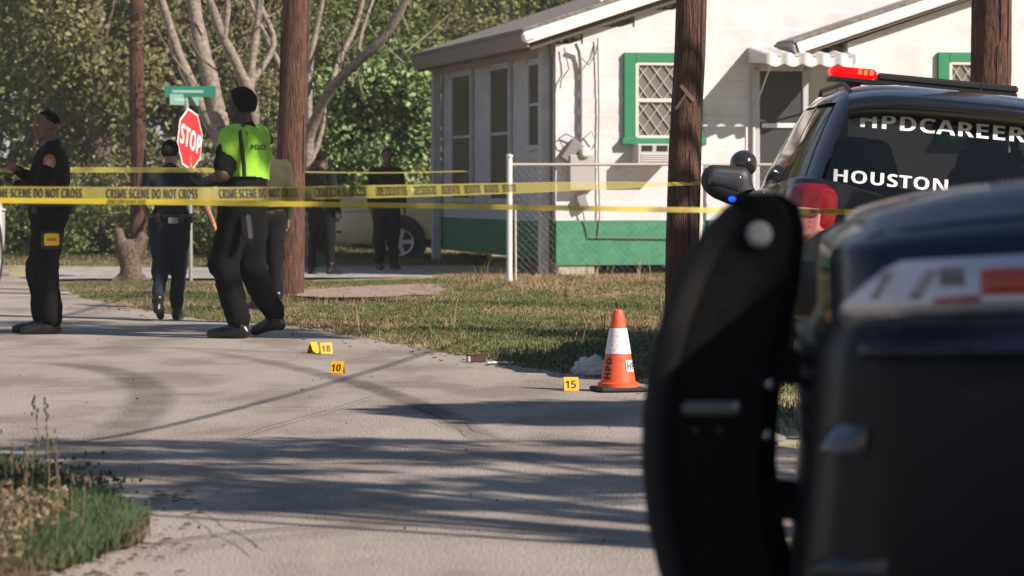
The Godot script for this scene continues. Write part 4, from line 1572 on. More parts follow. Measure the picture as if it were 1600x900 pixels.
# ---------------------------------------------------------------- people
# in a person's own frame +Z is ahead, +X is the left hand side, metres for a figure 1.83 tall
const REST := {
	"pelvis": Vector3(0, 0.97, 0), "chest": Vector3(0, 1.32, -0.01), "neck": Vector3(0, 1.50, -0.02), "head": Vector3(0, 1.675, 0.02),
	"sl": Vector3(0.185, 1.445, -0.02), "el": Vector3(0.255, 1.17, -0.04), "wl": Vector3(0.26, 0.93, 0.05),
	"sr": Vector3(-0.185, 1.445, -0.02), "er": Vector3(-0.255, 1.17, -0.04), "wr": Vector3(-0.26, 0.93, 0.05),
	"hl": Vector3(0.095, 0.93, 0), "kl": Vector3(0.105, 0.51, 0.02), "al": Vector3(0.11, 0.10, -0.03), "tl": Vector3(0.13, 0.03, 0.17),
	"hr": Vector3(-0.095, 0.93, 0), "kr": Vector3(-0.105, 0.51, 0.02), "ar": Vector3(-0.11, 0.10, -0.03), "tr": Vector3(-0.13, 0.03, 0.17)}

func person(label: String, group: String, at: Vector3, turn: float, tall: float, look: Dictionary, pose: Dictionary) -> Node3D:
	var o := thing("person", label, "person", at, deg_to_rad(turn), group)
	var k := tall / 1.83
	o.scale = Vector3.ONE * k
	var j := REST.duplicate()
	j.merge(pose, true)
	var fat: float = look.get("stout", 0.0)
	var skin_tone: Color = look.skin
	# body
	var body := Shape.new()
	body.tint = skin_tone
	var torso := func(g: float) -> Array:
		return [
			[j.pelvis + Vector3(0.075, 0, 0), j.pelvis + Vector3(-0.075, 0, 0), 0.118 + g + fat * 0.3, 0.118 + g + fat * 0.3, Vector3(1.0, 1.0, 0.98)],
			[j.pelvis + Vector3(0, 0.04, 0), j.pelvis.lerp(j.chest, 0.75), 0.142 + g + fat, 0.142 + g + fat * 0.8, Vector3(1.12, 1.0, 0.86)],
			[j.chest + Vector3(0.075, 0.02, 0), j.chest + Vector3(-0.075, 0.02, 0), 0.130 + g + fat * 0.5, 0.130 + g + fat * 0.5, Vector3(1.05, 1.15, 0.92)],
			[j.sl, j.sr, 0.068 + g, 0.068 + g],
			[j.neck + Vector3(0.05, -0.03, 0), j.sl, 0.055 + g, 0.055 + g], [j.neck + Vector3(-0.05, -0.03, 0), j.sr, 0.055 + g, 0.055 + g]]
	var arm := func(s: String, g: float, upto: float) -> Array:
		var a: Vector3 = j["s" + s]
		var b: Vector3 = j["e" + s]
		var c: Vector3 = j["w" + s]
		var r := [[a, b, 0.060 + g + fat * 0.35, 0.047 + g + fat * 0.3]]
		if upto < 1.0:
			r = [[a, a.lerp(b, upto), 0.062 + g + fat * 0.3, 0.056 + g + fat * 0.3]]
		elif upto > 1.0:
			r.append([b, b.lerp(c, upto - 1.0), 0.045 + g, lerpf(0.045, 0.031, upto - 1.0) + g])
		return r
	var leg := func(s: String, g: float, low: float) -> Array:
		return [[j["h" + s], j["k" + s], 0.098 + g + fat * 0.45, 0.066 + g + fat * 0.4], [j["k" + s], j["k" + s].lerp(j["a" + s], low), 0.064 + g + fat * 0.4, 0.046 + g * 1.1 + fat * 0.55]]
	var bones: Array = torso.call(-0.012)
	for s in ["l", "r"]:
		bones += arm.call(s, -0.006, 2.0)
		bones += leg.call(s, -0.012, 1.0)
	bones.append([j.neck + Vector3(0, -0.06, 0), j.head + Vector3(0, -0.06, -0.01), 0.064, 0.058])
	skin(body, bones, 0.02, 0.045)
	# hands
	for s in ["l", "r"]:
		hand(body, j["w" + s], (j["w" + s] - j["e" + s]).normalized(), 1.0 if s == "l" else -1.0, pose.get("grip", 0.5), look.get("gloves", skin_tone))
	# head
	var face := Basis(Vector3.UP, deg_to_rad(look.get("face", 0.0))) * Basis(Vector3.RIGHT, deg_to_rad(look.get("nod", 0.0)))
	head_shape(body, j.head, face, skin_tone)
	obj("body", body, tinted(0.55), o)
	# clothes
	var shirt := Shape.new()
	var sb: Array = torso.call(0.0).slice(1)
	sb.append([j.pelvis + Vector3(0.07, 0.05, 0), j.pelvis + Vector3(-0.07, 0.05, 0), 0.122 + fat * 0.4, 0.122 + fat * 0.4])
	var sleeve: float = look.get("sleeve", 2.0)
	for s in ["l", "r"]:
		sb += arm.call(s, 0.008, sleeve)
	sb.append([j.neck + Vector3(0, -0.05, 0), j.neck + Vector3(0, 0.015, 0.0), 0.074, 0.068])
	skin(shirt, sb, 0.0135, 0.04, 0.012, 9.0)
	var sh := obj("shirt", shirt, look.shirt, o)
	for s in ["l", "r"]:
		if sleeve < 1.9:
			continue
		var cuff := Shape.new()
		var d: Vector3 = (j["w" + s] - j["e" + s]).normalized()
		cuff.tube([j["w" + s] - d * 0.035, j["w" + s] + d * 0.004], [0.042, 0.041], 12)
		obj("cuff", cuff, look.shirt, sh)
	if look.has("vest"):
		var v := Shape.new()
		var vb: Array = torso.call(0.017).slice(1)
		for s in ["l", "r"]:
			vb += arm.call(s, 0.022, 0.34)
		skin(v, vb, 0.012, 0.04, 0.011, 7.0)
		var cut := Shape.new()
		for i in range(0, v.v.size(), 3):
			var c := (v.v[i] + v.v[i + 1] + v.v[i + 2]) / 3.0
			if c.y < 1.155 + 0.015 * sin(c.x * 9.0) or (c.y > 1.40 and absf(c.x) < 0.07 and c.z > 0.0):
				continue
			for m in 3:
				cut.v.push_back(v.v[i + m])
				cut.n.push_back(v.n[i + m])
				cut.c.push_back(Color.WHITE)
				cut.uv.push_back(Vector2.ZERO)
		obj("reflective_vest", cut, look.vest, o)
	var trousers := Shape.new()
	var tb: Array = [torso.call(0.008)[0]]
	for s in ["l", "r"]:
		tb += leg.call(s, 0.012, 0.90)
	skin(trousers, tb, 0.0135, 0.05, 0.017, 8.0)
	obj("trousers", trousers, look.trousers, o)
	for s in ["l", "r"]:
		var shoe := Shape.new()
		var an: Vector3 = j["a" + s]
		var to: Vector3 = j["t" + s]
		var fw := (to - an)
		fw.y = 0
		fw = fw.normalized()
		var heel := an + Vector3(0, -0.055, 0) - fw * 0.035
		skin(shoe, [[heel, an + Vector3(0, -0.045, 0) + fw * 0.04, 0.044, 0.05], [an + Vector3(0, -0.045, 0) + fw * 0.04, to, 0.05, 0.038], [an, an + Vector3(0, 0.05, 0.0), 0.052, 0.055]], 0.009, 0.03, 0.0, 1.0, 0.004 if an.y < 0.14 else -1e9)
		obj("shoe", shoe, paint(0.010, 0.009, 0.009, 0.35), o)
	if look.get("belt", true):
		var belt := Shape.new()
		var ring := []
		for i in 25:
			var a := TAU * i / 24.0
			ring.append(j.pelvis + Vector3(cos(a) * (0.195 + fat * 1.1), 0.075, sin(a) * (0.150 + fat)))
		belt.tube(ring, [0.024], 6, false)
		var be := obj("belt", belt, paint(0.008, 0.008, 0.008, 0.4), o)
		if look.get("gear", true):
			for q in look.get("pouches", [[-0.20, 0.02], [0.17, 0.09], [-0.12, -0.14], [0.10, -0.15]]):
				var p := Shape.new()
				p.box(j.pelvis + Vector3(q[0] * (1.0 + fat * 3.0), 0.05, q[1] * (1.0 + fat * 3.0)), Vector3(0.06, 0.10, 0.05), Basis(Vector3.UP, atan2(q[0], q[1])), 0.012)
				obj("pouch", p, paint(0.010, 0.010, 0.010, 0.5), be)
	# hair or cap
	var hb := Transform3D(face, j.head)
	if look.get("hair", "") == "cap":
		var c := Shape.new()
		var g := []
		for i in 9:
			var row := PackedVector3Array()
			for m in 25:
				var th := 1.55 * i / 8.0
				var ph := TAU * m / 24.0
				row.push_back(hb * Vector3(sin(th) * cos(ph) * 0.094, 0.035 + cos(th) * 0.098, -0.008 + sin(th) * sin(ph) * 0.114))
			g.append(row)
		c.sheet(g, j.head)
		var cap := obj("cap", c, paint(0.012, 0.011, 0.012, 0.7), o)
		c = Shape.new()
		g = []
		for i in 4:
			var row := PackedVector3Array()
			for m in 13:
				var a := lerpf(-1.1, 1.1, m / 12.0)
				var r := 0.105 + 0.065 * i / 3.0 * cos(a)
				row.push_back(hb * Vector3(sin(a) * 0.09, 0.043 - 0.012 * i / 3.0, cos(a) * r))
			g.append(row)
		c.sheet(g, j.head - Vector3(0, 2, 0))
		obj("peak", c, paint(0.010, 0.010, 0.010, 0.5), cap)
	elif look.get("hair", "") != "":
		var c := Shape.new()
		var g := []
		var low: float = look.get("hair_low", 2.0)
		for i in 11:
			var row := PackedVector3Array()
			for m in 33:
				var ph := TAU * m / 32.0        # 90 degrees is the face
				var front := clampf(sin(ph), -1.0, 1.0)
				var most := lerpf(low, 0.80, smoothstep(-0.25, 0.75, front))
				var th := most * i / 10.0
				var r: float = 1.0 + (look.get("hair_thick", 0.06) if i < 10 else -0.02) + 0.03 * noise_a.get_noise_3d(i * 30.0, m * 30.0, 5.0)
				row.push_back(hb * Vector3(sin(th) * cos(ph) * 0.080 * r, 0.03 + cos(th) * 0.096 * r, -0.012 + sin(th) * sin(ph) * 0.100 * r))
			g.append(row)
		c.sheet(g, j.head)
		var hair := obj("hair", c, hair_mat(), o)
		if look.hair == "bun":
			c = Shape.new()
			c.ball(hb * Vector3(0, 0.03, -0.125), Vector3(0.05, 0.048, 0.042), 8, 12)
			obj("bun", c, paint(0.010, 0.008, 0.007, 0.7), hair)
	return o

func hand(out: Shape, wrist: Vector3, dir: Vector3, side: float, grip: float, tone: Color) -> void:
	var keep := out.tint
	out.tint = tone
	var across := Vector3(0, 0, 1).cross(dir)
	across = (Vector3(0, 0, 1) - dir * dir.z).normalized() if absf(dir.z) < 0.95 else Vector3(side, 0, 0)   # towards the thumb
	var palm := dir.cross(across).normalized() * side       # the way the fingers curl
	var b := []
	for i in 4:
		var f := (1.5 - i) * 0.021
		b.append([wrist + dir * 0.012 + across * f * 0.7, wrist + dir * 0.085 + across * f, 0.015, 0.0125])
		var l: float = [0.040, 0.046, 0.042, 0.032][i]
		var p0 := wrist + dir * 0.088 + across * f
		var a0 := grip * 0.7
		var p1 := p0 + (dir * cos(a0) + palm * sin(a0)) * l
		var a1 := grip * 1.6
		var p2 := p1 + (dir * cos(a1) + palm * sin(a1)) * l * 0.62
		var a2 := grip * 2.3
		var p3 := p2 + (dir * cos(a2) + palm * sin(a2)) * l * 0.5
		b += [[p0, p1, 0.0098, 0.009], [p1, p2, 0.009, 0.0082], [p2, p3, 0.0082, 0.007]]
	var t0 := wrist + dir * 0.028 + across * 0.032
	var t1 := t0 + (dir * 0.7 + across * 0.6 + palm * 0.35).normalized() * 0.042
	var t2 := t1 + (dir * 0.9 + across * 0.2 + palm * 0.45).normalized() * 0.032
	b += [[wrist + dir * 0.015 + across * 0.012, t0, 0.015, 0.014], [t0, t1, 0.0125, 0.010], [t1, t2, 0.010, 0.0085]]
	b.append([wrist - dir * 0.05, wrist + dir * 0.02, 0.026, 0.024])
	skin(out, b, 0.006, 0.008)
	out.tint = keep

func head_shape(out: Shape, c: Vector3, face: Basis, tone: Color) -> void:
	var s := Shape.new()
	s.tint = tone
	skin(s, [
		[Vector3(0, 0.03, -0.012), Vector3(0, 0.03, -0.012), 0.1, 0.1, Vector3(0.77, 0.94, 0.98)],
		[Vector3(0, -0.015, 0.03), Vector3(0, -0.075, 0.038), 0.060, 0.043],
		[Vector3(-0.03, -0.065, 0.02), Vector3(0.03, -0.065, 0.02), 0.036, 0.036],
		[Vector3(0, -0.098, 0.058), Vector3(0, -0.095, 0.05), 0.022, 0.022],
		[Vector3(0, 0.018, 0.088), Vector3(0, -0.022, 0.106), 0.009, 0.014],
		[Vector3(-0.016, -0.026, 0.094), Vector3(0.016, -0.026, 0.094), 0.010, 0.010],
		[Vector3(-0.038, 0.036, 0.072), Vector3(0.038, 0.036, 0.072), 0.016, 0.016],
		[Vector3(-0.018, -0.055, 0.083), Vector3(0.018, -0.055, 0.083), 0.011, 0.011],
		[Vector3(-0.022, -0.066, 0.080), Vector3(0.022, -0.066, 0.080), 0.010, 0.010],
		[Vector3(0.078, 0.015, -0.012), Vector3(0.074, -0.03, -0.004), 0.013, 0.009, Vector3(0.8, 1, 1.5)],
		[Vector3(-0.078, 0.015, -0.012), Vector3(-0.074, -0.03, -0.004), 0.013, 0.009, Vector3(0.8, 1, 1.5)],
		[Vector3(0, -0.06, -0.02), Vector3(0, -0.13, -0.03), 0.055, 0.056]], 0.0065, 0.016)
	for sx in [-1.0, 1.0]:
		s.tint = lin(0.55, 0.52, 0.48)
		s.ball(Vector3(0.031 * sx, 0.012, 0.078), Vector3(0.013, 0.0095, 0.011), 6, 10)
		s.tint = lin(0.02, 0.012, 0.01)
		s.ball(Vector3(0.031 * sx, 0.012, 0.0865), Vector3(0.006, 0.006, 0.004), 5, 8)
		s.ball(Vector3(0.033 * sx, 0.040, 0.083), Vector3(0.020, 0.005, 0.006), 5, 8)
	s.tint = lin(tone.r * 0.55, tone.g * 0.35, tone.b * 0.35)
	s.ball(Vector3(0, -0.060, 0.0935), Vector3(0.021, 0.0035, 0.004), 5, 10)
	for i in s.v.size():
		out.v.push_back(c + face * s.v[i])
		out.n.push_back(face * s.n[i])
		out.c.push_back(s.c[i])
		out.uv.push_back(Vector2.ZERO)

func hair_mat() -> StandardMaterial3D:
	var m := paint(0.009, 0.007, 0.006, 0.95)
	m.metallic_specular = 0.15
	return m

func cloth(r: float, g: float, b: float) -> StandardMaterial3D:
	var m := paint(r, g, b, 0.9)
	m.rim_enabled = true
	m.rim = 0.05
	m.metallic_specular = 0.2
	return m

func build_people() -> void:
	var black := cloth(0.008, 0.0075, 0.0085)
	var navy := cloth(0.0075, 0.0072, 0.0085)
	var dark_skin := lin(0.13, 0.068, 0.045)
	# officer with folded arms, in profile
	var d := 25.4
	var o := person("officer with folded arms standing in profile, shoulder patch and yellow stun gun", "officers at the scene", floor_px(77, d), -82, 1.80,
		{"skin": dark_skin, "shirt": black, "trousers": navy, "hair": "short", "hair_low": 1.75, "hair_thick": 0.02, "face": 14.0, "nod": 2.0, "sleeve": 2.0, "stout": 0.055},
		{"el": Vector3(0.27, 1.19, 0.03), "wl": Vector3(0.03, 1.20, 0.25), "er": Vector3(-0.26, 1.20, 0.06), "wr": Vector3(-0.02, 1.31, 0.24), "kl": Vector3(0.11, 0.51, 0.035), "al": Vector3(0.115, 0.10, -0.02), "tl": Vector3(0.135, 0.03, 0.19),
		"kr": Vector3(-0.11, 0.51, 0.085), "ar": Vector3(-0.13, 0.10, 0.05), "tr": Vector3(-0.16, 0.03, 0.27), "grip": 0.9})
	var s := Shape.new()
	s.ball(Vector3(0.288, 1.385, -0.005), Vector3(0.012, 0.062, 0.052), 8, 14)
	var patch := obj("shoulder_patch", s, paint(0.33, 0.10, 0.055, 0.7), o)
	s = Shape.new()
	s.ball(Vector3(0.297, 1.38, -0.003), Vector3(0.010, 0.030, 0.028), 8, 12)
	obj("emblem", s, paint(0.36, 0.27, 0.24, 0.7), patch)
	s = Shape.new()
	s.box(Vector3(0.225, 0.76, -0.02), Vector3(0.05, 0.15, 0.17), Basis.IDENTITY, 0.02)
	var hol := obj("holster", s, paint(0.010, 0.010, 0.010, 0.5), o)
	s = Shape.new()
	s.box(Vector3(0.252, 0.765, -0.02), Vector3(0.03, 0.10, 0.12), Basis.IDENTITY, 0.012)
	obj("yellow_stun_gun", s, paint(0.95, 0.60, 0.02, 0.4), hol)
	s = Shape.new()
	s.box(Vector3(0.269, 0.765, -0.02), Vector3(0.006, 0.022, 0.07), Basis.IDENTITY, 0.002)
	obj("grip_panel", s, paint(0.45, 0.22, 0.02, 0.5), hol)
	s = Shape.new()
	s.ball(Vector3(0.235, 1.04, 0.06), Vector3(0.012, 0.018, 0.018), 6, 10)
	obj("buckle", s, paint(0.5, 0.5, 0.45, 0.3, 0.7), o)

	# the stout officer in the bright vest, seen from the side and a little from behind, one foot back
	d = 24.7
	var neon := paint(0.26, 0.56, 0.03, 0.8)
	neon.rim_enabled = true
	neon.rim = 0.15
	o = person("stout officer in neon green vest striding with one heel raised", "officers at the scene", floor_px(380, d), -112, 1.95,
		{"skin": lin(0.05, 0.028, 0.02), "shirt": black, "trousers": navy, "hair": "short", "hair_low": 2.5, "hair_thick": 0.19, "face": 4.0, "nod": 4.0, "sleeve": 0.8, "stout": 0.045, "vest": neon},
		{"el": Vector3(0.29, 1.18, 0.02), "wl": Vector3(0.10, 1.14, 0.27), "er": Vector3(-0.29, 1.18, 0.06), "wr": Vector3(-0.10, 1.12, 0.28),
		"kl": Vector3(0.12, 0.53, 0.10), "al": Vector3(0.13, 0.10, -0.04), "tl": Vector3(0.15, 0.03, 0.18),
		"kr": Vector3(-0.12, 0.50, 0.0), "ar": Vector3(-0.13, 0.15, -0.20), "tr": Vector3(-0.17, 0.045, -0.01), "grip": 0.9})
	var vest: Node = o.get_node("reflective_vest")
	s = Shape.new()
	s.tube([Vector3(0.10, 1.535, -0.06), Vector3(0.17, 1.525, -0.075), Vector3(0.235, 1.48, -0.09), Vector3(0.248, 1.38, -0.115), Vector3(0.235, 1.26, -0.125), Vector3(0.225, 1.165, -0.125)], [0.014, 0.016, 0.017, 0.016, 0.015, 0.015], 6)
	obj("side_strap", s, paint(0.012, 0.012, 0.010, 0.7), vest)
	s = Shape.new()
	s.ball(Vector3(0.285, 1.33, 0.03), Vector3(0.03, 0.075, 0.045), 8, 12)
	obj("dark_sleeve", s, black, vest)
	# small dark print that follows the folds over the shoulder blade
	var along := Vector3(-0.86, 0, -0.51).normalized()
	var outward := Vector3(0.51, 0, -0.86).normalized()
	var from := Vector3(0.165, 1.36, -0.15)
	var near := []
	for p in vest.mesh.surface_get_arrays(0)[Mesh.ARRAY_VERTEX]:
		var q: Vector3 = p - from
		if q.dot(along) > -0.03 and q.dot(along) < 0.22 and q.y > -0.05 and q.y < 0.1 and q.dot(outward) > -0.1:
			near.append(Vector3(q.dot(along), q.y, q.dot(outward)))
	var m := lettering("POLICE", 0.036, 1.05, func(x, y) -> Array:
		var best := 1e9
		var depth := 0.0
		for q in near:
			var e: float = (q.x - x) * (q.x - x) + (q.y - y) * (q.y - y) - 0.0002 * q.z
			if e < best:
				best = e
				depth = q.z
		return [from + along * x + Vector3.UP * y + outward * depth, outward], true, 0.006)
	obj("lettering", m, paint(0.02, 0.03, 0.015, 0.7), vest)
	s = Shape.new()
	s.box(Vector3(0.20, 0.80, -0.13), Vector3(0.06, 0.20, 0.08), Basis(Vector3.RIGHT, 0.12), 0.02)
	obj("holster", s, paint(0.010, 0.010, 0.010, 0.5), o)
	s = Shape.new()
	s.box(Vector3(0.215, 1.02, 0.10), Vector3(0.06, 0.12, 0.10), Basis.IDENTITY, 0.015)
	obj("radio", s, paint(0.13, 0.06, 0.035, 0.5), o)

	# woman walking away, arm held out
	d = 28.0
	o = person("dark haired woman in navy uniform walking away, hair in a bun, arm held out", "officers at the scene", floor_px(266, d), 176, 1.60,
		{"skin": lin(0.36, 0.17, 0.10), "shirt": cloth(0.024, 0.026, 0.032), "trousers": cloth(0.022, 0.028, 0.042), "hair": "bun", "hair_low": 2.3, "hair_thick": 0.10, "sleeve": 0.9},
		{"er": Vector3(-0.34, 1.19, 0.0), "wr": Vector3(-0.43, 0.96, 0.05), "el": Vector3(0.28, 1.19, -0.03), "wl": Vector3(0.22, 0.98, 0.12),
		"kl": Vector3(0.10, 0.52, 0.00), "al": Vector3(0.09, 0.17, -0.20), "tl": Vector3(0.09, 0.045, -0.06), "kr": Vector3(-0.07, 0.51, 0.06), "ar": Vector3(-0.055, 0.10, 0.05), "tr": Vector3(-0.06, 0.03, 0.25), "grip": 0.5})
	s = Shape.new()
	s.box(Vector3(-0.06, 1.0, -0.17), Vector3(0.10, 0.06, 0.012), Basis.IDENTITY, 0.004)
	obj("back_pocket_paper", s, paint(0.28, 0.29, 0.30, 0.8), o)

	# someone half hidden between the striding officer and the reddish pole
	d = 30.5
	person("person with olive sleeves mostly hidden between striding officer and reddish pole", "people beyond the tape", floor_px(415, d), 205, 1.72,
		{"skin": lin(0.30, 0.17, 0.11), "shirt": cloth(0.05, 0.05, 0.03), "trousers": cloth(0.010, 0.010, 0.013), "hair": "short", "hair_low": 1.9, "sleeve": 2.0, "gear": false}, {"grip": 0.4})
	# two dark figures by the drive
	d = 43.0
	person("dark figure standing with legs apart by the dirt drive", "people beyond the tape", floor_px(503, d), 150, 1.68,
		{"skin": dark_skin, "shirt": cloth(0.014, 0.013, 0.016), "trousers": cloth(0.008, 0.008, 0.009), "hair": "short", "sleeve": 2.0},
		{"kl": Vector3(0.15, 0.50, 0.03), "al": Vector3(0.19, 0.10, -0.01), "tl": Vector3(0.23, 0.03, 0.18), "kr": Vector3(-0.14, 0.51, 0.0), "ar": Vector3(-0.18, 0.10, -0.05), "tr": Vector3(-0.22, 0.03, 0.14)})
	d = 45.5
	var p := floor_px(604, d)
	person("dark stout figure standing in front of the tan car wheel", "people beyond the tape", p, 20, 1.75,
		{"skin": dark_skin, "shirt": cloth(0.014, 0.013, 0.015), "trousers": cloth(0.010, 0.010, 0.012), "hair": "short", "sleeve": 2.0, "stout": 0.02},
		{"grip": 0.6})


# ---------------------------------------------------------------- barrier tape
func tape_strip(o: Node3D, pts: Array, half: float, twist: Array, m: Material) -> Callable:
	# an even ribbon through the points; twist is the angle from upright at each point
	var n := (pts.size() - 1) * 12
	var mid := PackedVector3Array()
	var ups := PackedVector3Array()
	for i in n + 1:
		var u := float(i) / 12.0
		var k := mini(int(u), pts.size() - 2)
		var t := u - k
		var p0: Vector3 = pts[maxi(k - 1, 0)]
		var p3: Vector3 = pts[mini(k + 2, pts.size() - 1)]
		mid.push_back(pts[k].cubic_interpolate(pts[k + 1], p0, p3, t))
		var a := deg_to_rad(lerpf(twist[k], twist[k + 1], smoothstep(0.0, 1.0, t)))
		var along: Vector3 = (pts[k + 1] - pts[k]).normalized()
		ups.push_back(Vector3.UP.rotated(along, a))
	var s := Shape.new()
	var g := []
	for r in 2:
		var row := PackedVector3Array()
		for i in n + 1:
			row.push_back(mid[i] + ups[i] * half * (1.0 if r == 0 else -1.0))
		g.append(row)
	s.sheet(g, Vector3(0, 0.5, -200))
	obj("ribbon", s, m, o)
	var dist := PackedFloat32Array([0.0])
	for i in n:
		dist.push_back(dist[i] + mid[i].distance_to(mid[i + 1]))
	return func(x: float, y: float) -> Array:
		var i := 0
		while i < n - 1 and dist[i + 1] < x:
			i += 1
		var t := clampf((x - dist[i]) / maxf(dist[i + 1] - dist[i], 1e-5), 0.0, 1.0)
		var c := mid[i].lerp(mid[i + 1], t)
		var up := ups[i].lerp(ups[i + 1], t).normalized()
		var no := (mid[i + 1] - mid[i]).normalized().cross(up).normalized()
		if no.z < 0.0:
			no = -no
		return [c + up * y + no * 0.003, no]

func tape_words(o: Node3D, place: Callable, from: float, to: float, every: float, tall: float, ink: Material) -> void:
	var x := from
	while x < to:
		var x0 := x
		obj("lettering", lettering("CRIME SCENE DO NOT CROSS", tall, 0.52, func(a, b): return place.call(x0 + a, b - tall * 0.5), true), ink, o)
		x += every

func build_tape() -> void:
	var yellow := StandardMaterial3D.new()
	yellow.albedo_color = Color(0.58, 0.46, 0.035).linear_to_srgb()
	yellow.roughness = 0.45
	yellow.backlight_enabled = true
	yellow.backlight = Color(0.5, 0.4, 0.05)
	yellow.albedo_color.a = 0.9
	yellow.transparency = BaseMaterial3D.TRANSPARENCY_ALPHA
	var dull := StandardMaterial3D.new()      # the broad strand: thinner, more of the scene shows through
	dull.albedo_color = Color(0.46, 0.40, 0.07).linear_to_srgb()
	dull.albedo_color.a = 0.50
	dull.transparency = BaseMaterial3D.TRANSPARENCY_ALPHA
	dull.roughness = 0.5
	dull.backlight_enabled = true
	dull.backlight = Color(0.5, 0.4, 0.05)
	var ink := paint(0.014, 0.012, 0.008, 0.7)
	var grp := "barrier tapes across the road"
	# the wide band that faces us, tied to the leaning pole
	var o := thing("barrier_tape", "yellow barrier tape with black lettering, the broad middle strand tied to the leaning pole", "barrier tape", Vector3.ZERO, 0.0, grp)
	var place := tape_strip(o, [at_px(-300, 303, 12.9), at_px(0, 302, 12.9), at_px(330, 303, 13.1), at_px(600, 299, 13.9), at_px(800, 294, 16.4), at_px(930, 290, 19.6), at_px(1046, 287.5, 24.6), at_px(1110, 286, 24.9)], 0.0285, [-14, -12, -10, -4, -8, -24, -58, -64], dull)
	tape_words(o, place, 0.25, 5.4, 0.475, 0.038, ink)
	# the low strand, turned edge on, that passes before the parked car
	o = thing("barrier_tape", "yellow barrier tape twisted edge on, the lowest strand crossing the car's tail light", "barrier tape", Vector3.ZERO, 0.0, grp)
	place = tape_strip(o, [at_px(-300, 309, 12.4), at_px(0, 313, 12.4), at_px(150, 314.5, 12.4), at_px(380, 317.5, 12.4), at_px(560, 320, 12.4), at_px(760, 323, 12.5), at_px(1000, 327, 12.6), at_px(1200, 329.5, 12.8), at_px(1285, 330.5, 12.9), at_px(1500, 333, 13.0), at_px(1900, 337, 13.2)], 0.0108, [-20, -14, -8, -12, -24, -16, -10, -18, -10, -14, -20], yellow)
	tape_words(o, place, 1.16, 1.5, 2.0, 0.0150, ink)
	tape_words(o, place, 4.00, 4.2, 2.0, 0.0150, ink)
	# the far strand behind the officers
	o = thing("barrier_tape", "thin far strand of yellow tape behind the officers, reaching towards the porch", "barrier tape", Vector3.ZERO, 0.0, grp)
	place = tape_strip(o, [at_px(-200, 266, 26.6), at_px(0, 266, 26.8), at_px(170, 265.5, 27.0), at_px(330, 266, 27.4), at_px(440, 268, 34.2), at_px(600, 270, 37.5), at_px(745, 267, 43.0)], 0.036, [-52, -52, -50, -54, -72, -76, -74], dull)


